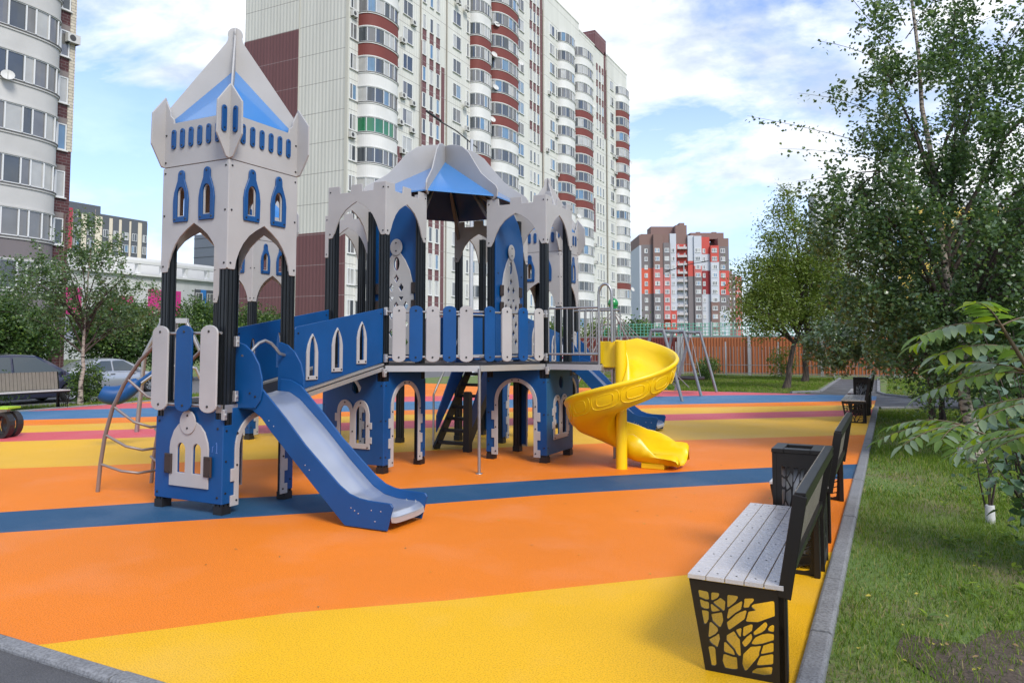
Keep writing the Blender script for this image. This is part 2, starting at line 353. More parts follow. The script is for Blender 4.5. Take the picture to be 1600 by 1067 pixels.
def tooth_trim(c,zs,hw,tw,base,tooth=.045,step=.25,th=.12,z_lo=.03):
    """arch trim outline with rectangular teeth: c centre, zs spring height, hw opening half width, tw trim width"""
    inner=[(c+hw,z_lo)]+arc(c,zs,hw,0,180,16,base)+[(c-hw,z_lo)]
    R_=[];z=z_lo
    zz_=[z_lo+.02]
    outer=[(c-hw-tw,z_lo)]
    k=0; z=z_lo+.13
    left=[(c-hw-tw-tooth,z_lo),(c-hw-tw-tooth,z_lo+.10),(c-hw-tw,z_lo+.10)]
    z=z_lo+.10+(step-th)
    while z+th<zs+.03:
        left+=[(c-hw-tw,z),(c-hw-tw-tooth,z),(c-hw-tw-tooth,z+th),(c-hw-tw,z+th)]; z+=step
    right=[(2*c-x,zv) for x,zv in left[::-1]]
    return inner+left+arc(c,zs,hw+tw,180,0,18,base+tw)+right
def arch_panel(face,zt,col=BLUE,c=W/2,hw=.29,zs=.80,ry=.285,notch=True,z_lo=.10):
    Mx=FM(face,-PT/2)
    ol=[(.004,z_lo),(c-hw,z_lo),(c-hw,zs)]+arc(c,zs,hw,180,0,16,ry)[1:-1]+[(c+hw,zs),(c+hw,z_lo),(W-.004,z_lo),(W-.004,zt),(.004,zt)]
    if notch: ol=ol[:-2]+[(W-.004,zt-.16),(W-.11,zt-.16),(W-.11,zt),(.11,zt),(.11,zt-.16),(.004,zt-.16)]
    m=sheet(ol,[],PT,Mx); bolts(m,[(x,z) for x in (.04,W-.04) for z in (.2,zt-.21,(zt)*.5)],Mx,z=PT/2)
    p=CP(m,'arch_wall',[col,BOLT])
    Mf=FM(face,.008); hi=hw-.015; tr=tooth_trim(c,zs,hi,.052,ry-.01,z_lo=.07)
    q=sheet(tr,[],.018,Mf,.003); bolts(q,[(c+s*(hi+.03),z) for s in (-1,1) for z in (.12,.45,.75)]+[(c-.05,zs+ry+.015),(c+.05,zs+ry+.015)],Mf,z=.009); CP(q,'arch_trim',[GREY,BOLT],p)
def dbl_panel(face,zt,hole=True,col=BLUE,sx=1,x0=0):
    """solid wall with a porthole and a toothed double window"""
    Mx=FM(face,-PT/2); X=lambda v: v if sx>0 else W-v
    c1,c2=.335,.585; hl=[]
    for c in (c1,c2): hl.append([(X(c-.085),.35),(X(c+.085),.35)]+[(X(x),z) for x,z in arc(c,.72,.085,0,180,10,.11)])
    hl.append([(X(.50)+.075*math.cos(6.283*k/16),1.06+.085*math.sin(6.283*k/16)) for k in range(16)])
    ol=[(.004,.10),(W-.004,.10),(W-.004,zt-.16),(W-.11,zt-.16),(W-.11,zt),(.11,zt),(.11,zt-.16),(.004,zt-.16)]
    m=sheet(ol,hl,PT,Mx); bolts(m,[(x,z) for x in (.04,W-.04) for z in (.2,zt-.21,zt*.5)],Mx,z=PT/2); p=CP(m,'window_wall',[col,BOLT])
    o2=[(c1-.125,.29),(c2+.14,.29),(c2+.14,.36),(c2+.17,.36),(c2+.17,.44),(c2+.135,.44),(c2+.135,.54),(c2+.17,.54),(c2+.17,.62),(c2+.135,.62),(c2+.135,.72)]+arc(c2,.74,.125,0,165,12,.155)[1:]+arc(c1,.74,.125,15,180,12,.155)+[(c1-.125,.72),(c1-.16,.72),(c1-.16,.62),(c1-.125,.62),(c1-.125,.54),(c1-.16,.54),(c1-.16,.44),(c1-.125,.44)]
    o2=[(X(x),z) for x,z in o2]
    Mf=FM(face,.008); h2=[]
    for c in (c1,c2): h2.append([(X(c-.08),.355),(X(c+.08),.355)]+[(X(x),z) for x,z in arc(c,.72,.08,0,180,10,.10)])
    q=sheet(o2,h2,.018,Mf,.003); bolts(q,[(X(c1),.86),(X(c2),.86),(X(c2+.11),.31),(X(c1-.1),.31),(X((c1+c2)/2),.5),(X(c2+.115),.58)],Mf,z=.009); CP(q,'window_trim',[GREY,BOLT],p)
def crenel(face,tall=0):
    Mx=FM(face,-PT/2)
    top=[(W-.004,3.64),(.74,3.64),(.73,3.545),(.56,3.545),(.55,3.64),(.38,3.64),(.37,3.545),(.20,3.545),(.19,3.64),(.004,3.64)]
    arch=[(.085,2.985),(.11,3.03),(.15,3.13),(.21,3.235),(.29,3.32),(.38,3.375),(.465,3.415)]
    ol=[(.004,2.975),(.02,2.965),(.07,2.965)]+arch+[(W-x,z) for x,z in arch[::-1][1:]]+[(W-.07,2.965),(W-.02,2.965),(W-.004,2.975)]+top
    m=sheet(ol,[],PT,Mx); bolts(m,[(x,z) for x in (.04,W-.04) for z in (3.02,3.57)],Mx,z=PT/2); CP(m,'battlement_wall',[GREY,BOLT])
def infill(M0,label=None):
    c=W/2; ol=[(.02,1.36),(W-.02,1.36),(W-.02,3.05)]+[(W-.07,3.2),(W-.2,3.40),(W-.33,3.5),(c,3.56),(.33,3.5),(.2,3.40),(.07,3.2)]+[(.02,3.05)]
    dm=[]; k=.052
    for r_ in range(8):
        z=1.62+r_*.125; xs=[c-.16,c,c+.16] if r_%2==0 else [c-.08,c+.08]
        if r_==6: xs=[c-.09,c+.09] if 0 else [c-.08,c+.08]
        if r_==7: xs=[c]
        for x in xs: dm.append([(x-k*.8,z),(x,z-k*1.15),(x+k*.8,z),(x,z+k*1.15)])
    port=[(c+.05*math.cos(6.283*j/16),2.70+.095*math.sin(6.283*j/16)) for j in range(16)]
    m=sheet(ol,[port]+dm,PT,M0); bolts(m,[(.09,2.6),(W-.09,2.6)],M0,z=PT/2); p=CP(m,'arched_wall',[BLUE,BOLT])
    Mf=M0@Matrix.Translation((0,0,.019)); ol=[(c-.27,1.45),(c+.27,1.45),(c+.29,1.48),(c+.29,2.2),(c+.275,2.4),(c+.22,2.6),(c+.14,2.75),(c+.05,2.86),(c-.05,2.86),(c-.14,2.75),(c-.22,2.6),(c-.275,2.4),(c-.29,2.2),(c-.29,1.48)]
    q=sheet(ol,[port]+dm,.018,Mf,.003); CP(q,'lattice_panel',GREY,p)
    Mg=M0@Matrix.Translation((0,0,.034)); q=sheet([(c+.10*math.cos(6.283*j/24),2.93+.115*math.sin(6.283*j/24)) for j in range(24)],[],.014,Mg,.003); bolts(q,[(c,2.88),(c,2.99)],Mg,z=.007); CP(q,'disc_finial',[GREY,BOLT],p)
    for s in (-1,1):
        for z in (2.12,2.36):
            q=sheet([(c+s*.30-.045,z-.075),(c+s*.30+.045,z-.075),(c+s*.30+.045,z+.075),(c+s*.30-.045,z+.075)],[],.022,Mg,.004); bolts(q,[(c+s*.30+a_,z+b_) for a_ in(-.028,.028) for b_ in(-.055,.055)],Mg,.008,.005,z=.011); CP(q,'clamp',[BROWN,BOLT],p)
def deck(poly,z,name='deck'):
    m=MB(); m.prism(poly,z-.045,z,1); 
    n=len(poly); cx_=sum(p[0] for p in poly)/n; cy_=sum(p[1] for p in poly)/n
    for i in range(n):
        a_=poly[i];b_=poly[(i+1)%n]; m.bar((a_[0],a_[1],z-.05),(b_[0],b_[1],z-.05),.03,.075,0)
    CP(m,name,[ALU,TREAD])
def pickets(p0,p1,zd,n,z0,z1,w_=.165,start=0,off=.05,m0=.0,rail=True,cols=None):
    """a run of rounded boards on two rails from p0 to p1; outward normal is to the right of the run"""
    A=Vector((*p0,0));B=Vector((*p1,0)); d=(B-A); L_=d.length; d.normalize(); nrm=Vector((d.y,-d.x,0))
    if rail:
        for z in (z0+.065,z1-.075): m=MB(); m.tube([A+Vector((0,0,z)),B+Vector((0,0,z))],.014,8); CP(m,'picket_rail',GALV)
    for i in range(n):
        c=m0+(L_-2*m0)*(i+.5)/n; Mx=frame(A+nrm*.026,d,nrm); hw=w_/2
        ol=[(c-hw,z0+hw*.6)]+arc(c,z0+hw*.62,hw,180,360,8,hw*.62)[1:-1]+[(c+hw,z0+hw*.6),(c+hw,z1-hw*.6)]+arc(c,z1-hw*.62,hw,0,180,8,hw*.62)[1:-1]+[(c-hw,z1-hw*.6)]
        ix=(i+start)%2 if cols is None else cols[i]
        m=sheet(ol,[],.02,Mx,.004); bolts(m,[(c,z0+.06),(c,z1-.06)],Mx,.013,z=.01)
        CP(m,'picket',[GREY if ix==0 else BLUE,BOLT])
def ring(x0,y0,h=3.33):
    pass
def pyramid_roof(x0,y0):
    c=(x0+W/2,y0+W/2); m=MB(); k=W/2-.03; z0=3.83; za=4.47
    vs=[(c[0]-k,c[1]-k,z0),(c[0]+k,c[1]-k,z0),(c[0]+k,c[1]+k,z0),(c[0]-k,c[1]+k,z0),(c[0],c[1],za)]
    vi=[(x,y,z-.02) for x,y,z in vs]
    m.add(vs+vi,[(0,1,4),(1,2,4),(2,3,4),(3,0,4),(6,5,9),(7,6,9),(8,7,9),(5,8,9),(1,0,5,6),(2,1,6,7),(3,2,7,8),(0,3,8,5)]); rf=CP(m,'roof',ROOFB)
    for q in range(4):
        an=R(45+90*q); a_=(math.cos(an),math.sin(an),0); Mx=frame((c[0],c[1],0),a_,(-a_[1],a_[0],0))
        k2=(W/2-.01)*1.414
        ol=[(.004,4.40)]+[(k2,3.80),(k2+.01,3.93),(.09,4.74),(.075,4.77)]+arc(.0,4.84,.075,-40,90,8)[1:-1]+[(.004,4.915)]
        CP(sheet(ol,[],.018,Mx,.003),'roof_fin',GREY,rf)
def tower(x0,y0,zd,fS='solid',fE='arch',fN='arch',fW='arch',band_=True):
    F=faces(x0,y0); posts(x0,y0,3.3)
    for k,f in F.items(): twr_panel(f)
    for k,f in F.items(): band(f,0.0 if k in('S','N') else .0)
    for sx in (0,1):
        for sy in (0,1): wingtrim(x0+W*sx,y0+W*sy,2*sx-1,2*sy-1)
    pyramid_roof(x0,y0)
    i=.02; deck([(x0+i,y0+i),(x0+W-i,y0+i),(x0+W-i,y0+W-i),(x0+i,y0+W-i)],zd)
    return F
# --- front tower (T1)
x0,y0=-6.54,5.08; D1=1.035
F=tower(x0,y0,D1)
# south lower wall: arched house relief with two windows and brown clamps
Mx=FM(F['S'],-PT/2); hl=[]
for c in (.385,.60): hl.append([(c-.058,.36),(c+.058,.36)]+arc(c,.58,.058,0,180,10,.065))
ol=[(.004,.10),(W-.004,.10),(W-.004,.885),(W-.11,.885),(W-.11,.99),(.11,.99),(.11,.885),(.004,.885)]
m=sheet(ol,hl,PT,Mx); bolts(m,[(.045,.15),(W-.06,.16),(.05,.84),(W-.07,.80)],Mx,.013,z=PT/2)
for k in range(2):   # a scratched mark beside the relief
    bm=MB(); 
wall=CP(m,'tower_base_wall',[BLUE,BOLT])
Mf=FM(F['S'],.008); c=.49
ol=[(c-.265,.23),(c+.265,.23),(c+.265,.60)]+[(c+.255,.66),(c+.21,.76),(c+.15,.82),(c+.09,.85),(c-.09,.85),(c-.15,.82),(c-.21,.76),(c-.255,.66)]+[(c-.265,.60)]
CP(sheet(ol,hl,.018,Mf,.003),'house_relief',GREY,wall)
Mg=FM(F['S'],.022); q=sheet([(c-.01+.108*math.cos(6.283*j/24),.845+.115*math.sin(6.283*j/24)) for j in range(24)],[],.014,Mg,.003); bolts(q,[(c-.01,.79),(c-.01,.91)],Mg,z=.007); CP(q,'disc_finial',[GREY,BOLT],wall)
for s in (-1,1):
    q=sheet([(c+s*.27-.05,.345),(c+s*.27+.05,.345),(c+s*.27+.05,.535),(c+s*.27-.05,.535)],[],.022,Mg,.006); bolts(q,[(c+s*.27+a_,.44+b_) for a_ in(-.03,.03) for b_ in(-.075,.075)],Mg,.009,.005,z=.011); CP(q,'clamp',[BROWN,BOLT],wall)
# scratches: two thin pale scored strokes in the plastic
q=MB()
for pts in ([(.795,.63),(.795,.60),(.79,.575)],[(.80,.625),(.812,.634)],[(.835,.655),(.845,.67),(.852,.655),(.852,.575)],[(.84,.572),(.865,.572)]):
    q.tube([Mf@Vector((x-.0,z,-.0075)) for x,z in pts],.0022,4)
CP(q,'scratch_mark',mat('scored_plastic',(.10,.2,.5),.7),wall)
arch_panel(F['E'],.99,zs=.60,ry=.30); arch_panel(F['N'],.99,zs=.60,ry=.30); arch_panel(F['Wt'],.99,zs=.60,ry=.30)
def mkpickets(p0,p1,zd,cs,z0,z1,w_=.2,wid=None,**k):
    n=len(cs); pickets(p0,p1,zd,n,z0,z1,w_=w_,cols=cs,**k)
pickets((x0-.0,y0-.045),(x0+W,y0-.045),D1,3,D1-.085,1.775,w_=.225,cols=[0,1,0],m0=-.04)
pickets((x0-.02,y0+.42),(x0-.02,y0+.03),D1,2,D1-.085,1.775,w_=.17,cols=[0,1])
# --- far towers
F2=tower(x0,13.11,1.10); F3=tower(-10.53,9.24,1.10)
for Fx in (F2,F3):
    for k in Fx: arch_panel(Fx[k],1.05,zs=.62,ry=.30) if k!='N' else None
pickets((-5.61+.02,13.11+.5),(-5.61+.02,13.11+W-.05),1.1,2,1.0,1.84,w_=.17)
pickets((-6.54,13.08),(-6.3,13.08),1.1,1,1.0,1.84,w_=.17)
pickets((-10.53,9.21),(-9.6,9.21),1.1,3,1.0,1.84,w_=.22)
# --- battlement cells
D2=1.34
cells=dict(S=(-6.54,7.57),E=(-5.09,9.24),N=(-6.54,10.75),Wc=(-8.04,9.24))
for n,(cx0,cy0) in cells.items():
    Fc=faces(cx0,cy0); posts(cx0,cy0,3.45)
    for k,f in Fc.items(): crenel(f)
    i=.02; deck([(cx0+i,cy0+i),(cx0+W-i,cy0+i),(cx0+W-i,cy0+W-i),(cx0+i,cy0+W-i)],D2)
    if n=='S': dbl_panel(Fc['S'],1.29); arch_panel(Fc['E'],1.29)
    elif n=='E': arch_panel(Fc['S'],1.29); dbl_panel(Fc['E'],1.29,sx=1,col=TEAL); arch_panel(Fc['N'],1.29)
    elif n=='N': arch_panel(Fc['E'],1.29); arch_panel(Fc['N'],1.29)
    else: arch_panel(Fc['S'],1.29); arch_panel(Fc['Wt'],1.29)
infill(frame((-6.54,8.48,0),(1,0,0),(0,-1,0)))
infill(frame((-4.97,9.26,0),(0,1,0),(1,0,0)))
# finial figure on the east cell's back battlement (pale outline shape)
Mx=frame((-4.16,10.17,0),(-1,0,0),(0,1,0))
CP(sheet([(.25,3.60),(.30,3.70),(.32,3.76)]+arc(.39,3.83,.06,200,-20,12)[0:]+[(.46,3.76),(.50,3.70),(.62,3.60)],[],.018,Mx@Matrix.Translation((0,0,.012)),.003),'finial',GREY)
# centre roof: eight ogee fins over sloping blue panels
rc=(-6.08,9.70); rv=[(.5,-1.24),(1.12,-.47),(1.12,.47),(.5,1.24),(-.5,1.24),(-1.12,.47),(-1.12,-.47),(-.5,-1.24)]
ze,za=3.70,4.40; m=MB()
vs=[(rc[0]+x,rc[1]+y,ze) for x,y in rv]+[(rc[0],rc[1],za)]; vi=[(x,y,z-.02) for x,y,z in vs]
m.add(vs+vi,[(i,(i+1)%8,8) for i in range(8)]+[(9+(i+1)%8,9+i,17) for i in range(8)]+[((i+1)%8,i,9+i,9+(i+1)%8) for i in range(8)]); m.m=[0]*8+[1]*8+[0]*8; rf=CP(m,'dome_roof',[ROOFB,DBLUE])  # underside faces take a deeper blue: shade below the roof put into the colour
for x,y in rv:
    l=math.hypot(x,y); a_=(x/l,y/l,0); Mx=frame((*rc,0),a_,(-a_[1],a_[0],0)); t=l+.07
    pf=[(.004,4.30),(l-.02,ze-.07),(t,ze-.03),(t+.01,ze+.07),(t-.03,ze+.13),(t*.86,3.93),(t*.72,4.06),(t*.6,4.24),(t*.48,4.43),(t*.36,4.545),(t*.22,4.61),(t*.1,4.64),(.004,4.64)]
    CP(sheet(pf,[],.018,Mx,.003),'roof_fin',GREY,rf)
for (x,y),(px,py) in zip(rv,[(-5.67,8.44),(-5.03,9.3),(-5.03,10.11),(-5.67,10.81),(-6.48,10.81),(-7.17,10.11),(-7.17,9.3),(-6.48,8.44)]):
    m=MB(); m.bar((px,py,3.3),(rc[0]+x*.45,rc[1]+y*.45,3.3+.72),.045,.045); CP(m,'roof_strut',mat('painted_grey_strut',(.16,.15,.15),.6))
# balconies between the cells (bulging, two straight edges) on thin legs
def balcony(A,P,B,inner,nl,nr_,name='balcony_deck'):
    deck([A,P,B]+inner,D2,name)
pole=(-4.58,8.14)
balcony((-5.61,7.60),(pole[0]-.02,pole[1]+.04),(-4.19,9.24),[(-5.05,9.26),(-5.62,8.46)],0,0)
m=MB(); m.tube([(pole[0],pole[1],0),(pole[0],pole[1],D2-.05)],.02,10); m.lathe([(.045,0),(.045,.006),(.02,.01)],(pole[0],pole[1],0),12); CP(m,'support_pole',GALV)
A=(-5.61+.0,7.60);P=(pole[0]-.01,pole[1]+.02);B=(-4.17,9.22)
pickets(A,P,D2,5,D2+.03,2.07,w_=.165,start=0,m0=.06)
pickets(P,B,D2,4,D2+.03,2.07,w_=.165,start=1,m0=.0)
# inner railing of the balcony, and the far balcony
pickets((-5.10,9.22),(-5.58,8.50),D2,4,D2+.03,2.07,w_=.165,start=1)
m1=(-7.6,11.2); deck([(-8.0,10.17),(-6.56,11.66),(-6.56,10.8),(-7.1,10.17)],D2,'balcony_deck'); pickets((-8.03,10.2),(-6.56,11.66),D2,8,D2+.03,2.07,start=0)
deck([(-8.02,9.26),(-7.1,9.26),(-6.54,8.48),(-6.54,7.6)],D2,'balcony_deck'); pickets((-6.56,7.62),(-8.02,9.24),D2,8,D2+.03,2.07,start=1)
# ramps (side walls, deck, and handrail edge)
def ramp(x0_,x1_,ya,yb,za_,zb,axis='Y',wins=True):
    for side,xs in (('out',x1_),('in',x0_)):
        Mx=frame((xs,ya,0),(0,1,0),(1,0,0)) if axis=='Y' else frame((ya,xs,0),(1,0,0),(0,-1,0))
        L_=yb-ya; sl=(zb-za_)/L_
        f=lambda s,h: (s,za_+sl*s+h)
        ol=[f(.01,.03),f(L_-.01,.03),f(L_-.01,.70),f(.03,.71),f(.01,.69)]
        hl=[];tr=[]
        for s in (.27,.68,1.12):
            zb_=za_+sl*s; wn=lambda k,b: [(s-k,zb_+.10+b),(s+k,zb_+.10+b),(s+k,zb_+.10+.30),(s+k*.8,zb_+.10+.38),(s+k*.42,zb_+.10+.45),(s,zb_+.10+.50-b*1.2),(s-k*.42,zb_+.10+.45),(s-k*.8,zb_+.10+.38),(s-k,zb_+.10+.30)]
            hl.append(wn(.045,.045)); tr.append((wn(.09,.0),wn(.045,.045),s,zb_))
        m=sheet(ol,hl if wins else [],PT,Mx); bolts(m,[f(.06,.64),f(L_-.06,.64)],Mx,z=PT/2); p=CP(m,'ramp_wall',[BLUE,BOLT])
        if wins:
            Mf=Mx@Matrix.Translation((0,0,.019 if side=='out' else -.019))
            for o2,h2,s,zb_ in tr:
                q=sheet(o2,[h2],.018,Mf,.003)
                if side=='out': bolts(q,[(s,zb_+.56),(s-.065,zb_+.125),(s+.065,zb_+.125)],Mf,z=.009)
                CP(q,'window_trim',[GREY,BOLT],p)
    m=MB()
    if axis=='Y':
        m.bar(((x0_+x1_)/2,ya,za_-.02),((x0_+x1_)/2,yb,zb-.02),abs(x1_-x0_)-.06,.03,1)
        for xs in (x0_,x1_):
            m.bar((xs+.0,ya,za_+.005),(xs,yb,zb+.005),.045,.025,0); m.bar((xs,ya,za_-.05),(xs,yb,zb-.05),.035,.05,0)
    else:
        m.bar((ya,(x0_+x1_)/2,za_-.02),(yb,(x0_+x1_)/2,zb-.02),abs(x1_-x0_)-.06,.03,1)
        for xs in (x0_,x1_): m.bar((ya,xs,za_-.05),(yb,xs,zb-.05),.035,.06,0)
    CP(m,'ramp_deck',[ALU,TREAD])
ramp(-6.50,-5.635,6.01,7.57,1.06,D2)
ramp(-6.50,-5.635,11.68,13.11,D2,1.10)
ramp(10.13,9.27,-9.6,-8.04,1.10,D2,axis='X',wins=False)
# black stair up to the north cell
m=MB(); xa,xb=-6.22,-5.70; ya,yb=9.72,10.85; zt=D2
n=8
for i in range(n):
    t=(i+.6)/n; m.box((xa+.02,ya+(yb-ya)*t-.07,zt*t-.02),(xb-.02,ya+(yb-ya)*t+.07,zt*t+.02),0)
CP(m,'stair_tread',TREAD)
for x in (xa,xb):
    m=MB(); m.bar((x,ya-.02,.0),(x,yb+.02,zt),.035,.14); CP(m,'stair_stringer',BLACK)
    Mx=frame((x,0,0),(0,1,0),(1,0,0)); CP(sheet([(ya+.05,.25),(yb,zt+.1),(yb,zt+.75),(ya+.28,.85),(ya+.05,.5)],[],PT,Mx@Matrix.Translation((0,0,.03 if x==xb else -.03))),'stair_side_panel',DBLUE)
m=MB(); m.box((xb-.0,ya-.08,0),(xb+.10,ya+.02,.87)); m.box((xb+.0,ya-.07,.87),(xb+.09,ya+.01,.885)); CP(m,'newel_post',POST)
m=MB(); m.tube([(xa-.05,ya,0),(xa-.05,ya,.82),(xa-.05,ya+.1,.95),(xa-.05,yb,zt+.8)],.016,8); CP(m,'stair_handrail',GALV)
# --- open lower walls along the inner faces (blue side boards seen through the arches)
# metal railing platform east of the east cell
zr=[D2+.12,2.075]; yf,yb_=9.27,10.14; xe=-3.42
for y in (yf,yb_):
    m=MB()
    for z in zr: m.tube([(-4.14,y,z),(xe,y,z)],.014,8)
    for i in range(9): x=-4.14+.09*i; m.tube([(x,y,zr[0]),(x,y,zr[1])],.009,6)
    CP(m,'metal_railing',GALV)
m=MB(); 
arcp=[(xe,yf,D2-.03),(xe,yf,2.2)]+[(xe+.09*(1-math.cos(math.pi*k/10)),yf+.0+.0*k,2.24+.14*math.sin(math.pi*k/10)) for k in range(11)]+[(xe+.18,yf,2.2),(xe+.18,yf,D2+.28)]
m.tube(arcp,.019,10)
m.tube([(xe,yf,2.06),(xe+.18,yf,2.06)],.012,6)
CP(m,'hoop_rail',GALV)
deck([(-4.16,9.26),(-3.40,9.26),(-3.40,10.15),(-4.16,10.15)],D2-.0,'railed_deck')
m=MB(); m.tube([(-3.5,10.1,0),(-3.5,10.1,D2)],.025,8); CP(m,'support_pole',GALV)
# brackets joining deck to posts
def brackets():
    for (x,y,z) in ((-5.59,7.55,D2-.10),(-4.14,9.22,D2-.10),(-5.59,5.07,D1-.10),(-5.59,7.57,1.42),(-5.59,7.57,2.0),(-4.16,9.22,1.42),(-4.16,9.22,2.0),(-5.59,5.2,1.1),(-5.59,5.2,1.62)):
        m=MB(); m.box((x-.02,y-.02,z-.05),(x+.02,y+.02,z+.05)); m.box((x-.03,y-.012,z-.012),(x+.03,y+.012,z+.012)); CP(m,'bracket',ALU,bev=.004)
brackets()
# --- blue slides
def slide(yc,x_top,zt_,dx=0,hood=True):
    yn,yf_=yc-.262,yc+.262; M0=lambda y: frame((x_top,y,0),(1,0,0),(0,-1,0))
    q=zt_-1.035
    prof=[(.03,1.24),(.16,1.235),(.30,1.18),(.62,.90),(.85,.68),(1.25,.355),(1.36,.29),(1.46,.262),(1.56,.25),(1.80,.245),(1.825,.215),(1.765,-.0+.01),(1.31,.01),(1.25,.06),(.42,.78),(.30,.90),(.18,.97),(.02,.975)]
    P=[(s,z+(q if z>.5 else q*max(0,z-.1)*2)) for s,z in prof]
    root=None
    mbed=MB(); bed=[(-.02,1.10+q),(.16,1.09+q),(.30,1.02+q),(.62,.76+q*.8),(.95,.46+q*.4),(1.22,.24),(1.35,.175),(1.5,.15),(1.74,.145),(1.79,.11),(1.80,.06)]
    bs=[]
    for i in range(len(bed)-1):
        for k in range(4): t=k/4; bs.append((bed[i][0]*(1-t)+bed[i+1][0]*t,bed[i][1]*(1-t)+bed[i+1][1]*t))
    bs.append(bed[-1]); bs=smoothpoly(bs,1,False)
    vs=[]; ny=9
    for s,z in bs:
        for j in range(ny):
            t=j/(ny-1); vs.append((x_top+s,yn+.012+(yf_-yn-.024)*t,z+.02*(2*t-1)**4))
    mbed.add(vs,[(i*ny+j,(i+1)*ny+j,(i+1)*ny+j+1,i*ny+j+1) for i in range(len(bs)-1) for j in range(ny-1)],0,True)
    root=CP(mbed,'slide',STEEL)
    for y in (yn,yf_):
        m=sheet(P,[],.018,M0(y),.005); bolts(m,[(.40,.88),(.46,.83),(.85,.50),(.90,.46),(1.38,.17),(1.42,.15),(1.46,.13),(1.60,.17),(1.70,.17),(1.64,.08)],M0(y),.006,.002,1,z=.0095); CP(m,'slide_side',[BLUE,mat('steel_rivet',(.6,.6,.6),.3,1)],root)
        hd=[(-.03,.985+q),(.0,.98+q),(.24,.99+q),(.30,1.06+q),(.325,1.15+q),(.32,1.27+q),(.28,1.40+q),(.20,1.51+q),(.10,1.585+q),(-.0,1.615+q),(-.03,1.615+q)]
        if hood:
            yy=y-.02 if y==yn else y+.02
            m=sheet(hd,[],.018,M0(yy),.004); bolts(m,[(.17,1.13+q),(.24,1.10+q)],M0(yy),z=.009); CP(m,'slide_hood',[BLUE,BOLT],root)
    m=MB(); zt2=1.50+q
    pts=[(x_top+.06,yn-.03,zt2-.02),(x_top+.06,yn+.06,zt2)]+[(x_top+.06,yn+.06+(yf_-yn-.12)*t,zt2+.13*math.sin(math.pi*t)) for t in (.15,.3,.5,.7,.85)]+[(x_top+.06,yf_-.06,zt2),(x_top+.06,yf_+.03,zt2-.02)]
    m.tube(pts,.016,8); CP(m,'grab_bar',GALV,root)
slide(5.545,-5.63,1.035); slide(13.62,-5.63,1.12)
# --- yellow spiral slide
C0=(-3.13,9.29); ztop=D2+.02; RO=.70
def chute():
    m=MB(); secs=[]
    # cross-section as (radius offset from centre line, height): outer wall tall, inner wall short, rounded floor, thick shell
    def sec(o_h,i_h):
        r0,r1=.10,RO
        inn=[(r0+.0,i_h),(r0+.03,.10),(r0+.10,.02),(r0+.22,.0),(.42,.0),(.54,.03),(.62,.10),(.665,.2),(r1-.01,o_h)]
        outp=[(r1+.025,o_h+.008),(r1+.04,o_h-.02),(r1+.025,o_h-.05),(r1+.008,o_h-.065),(.70,.19),(.66,.06),(.57,-.03),(.42,-.055),(.2,-.055),(r0+.06,-.04),(r0-.02,.05),(r0-.03,i_h)]
        return inn+outp
    N_=56; total=360+0
    rows=[]
    for i in range(N_+1):
        t=i/N_; an=R(90-total*t); z=ztop+(.17-ztop)*(t**1.0); oh=.30 if t<.8 else .30
        sc=sec(.31,.26)
        rows.append([(C0[0]+r*math.cos(an),C0[1]+r*math.sin(an),z+h) for r,h in sc])
    # straight lead-in from the deck and lead-out towards +X
    def straight(x,z,oh,ih,flip=1): return [(x,C0[1]+r,z+h) for r,h in sec(oh,ih)]
    pre=[straight(-3.44,D2+.005,.30,.28),straight(-3.30,D2,.30,.28)]
    post_=[straight(-3.0,.13,.30,.30),straight(-2.9,.115,.30,.26),straight(-2.8,.105,.28,.15),straight(-2.7,.10,.24,.06),straight(-2.60,.10,.17,.045),straight(-2.51,.10,.08,.035),straight(-2.45,.09,.035,.03)]
    la=post_[-1][:9]; la=[(-2.425,y,z-.035) for x,y,z in la]; fl=[la[8]]*2+[la[8]]+[la[7]]+[la[6],la[5],la[4],la[3],la[2],la[1],la[1],la[0]]
    post_.append(la+[(x,y,z-.012) for x,y,z in fl])
    rows=pre+rows+post_
    vs=[p for r_ in rows for p in r_]; k=len(rows[0])
    m.add(vs,[(i*k+j,(i+1)*k+j,(i+1)*k+(j+1)%k,i*k+(j+1)%k) for i in range(len(rows)-1) for j in range(k)],0,True)
    m.add(rows[0],[tuple(range(k))],0); m.add(rows[-1],[tuple(range(k))[::-1]],0)
    return m
ys=CP(chute(),'spiral_slide',YEL,label='yellow moulded spiral slide')
m=MB(); m.tube([(*C0,0),(*C0,D2+.29)],.072,20); CP(m,'slide_column',YEL,ys)
m=MB()
# entry side box and foot block
m.box((-3.44,C0[1]+.05,D2-.05),(-3.13,C0[1]+.085,D2+.29)); m.box((-2.92,C0[1]+.14,.0),(-2.62,C0[1]+.6,.07)); CP(m,'slide_side_box',YEL,ys,bev=.008)
# embossed octagon loops on the outside of the outer wall
for i in range(10):
    t=.06+.087*i; 
    q=MB(); 
    for sc_ in (1,.62):
        pts=[]
        for j in range(24):
            a_=2*math.pi*j/24; ex=abs(math.cos(a_))**.6*math.copysign(1,math.cos(a_)); ey=abs(math.sin(a_))**.6*math.copysign(1,math.sin(a_))
            tt=t+.041*ex*sc_; hh=.15+.105*ey*sc_; an=R(90-360*tt); z=ztop+(.17-ztop)*tt; rr=.66+(hh-.06)/(.13)*.04+.004 if hh<.19 else .70+(hh-.19)*.1
            rr=min(.712,rr); pts.append((C0[0]+rr*math.cos(an),C0[1]+rr*math.sin(an),z+hh))
        q.tube(pts,.0045,6,closed=True)
    CP(q,'embossed_loop',YEL,ys)
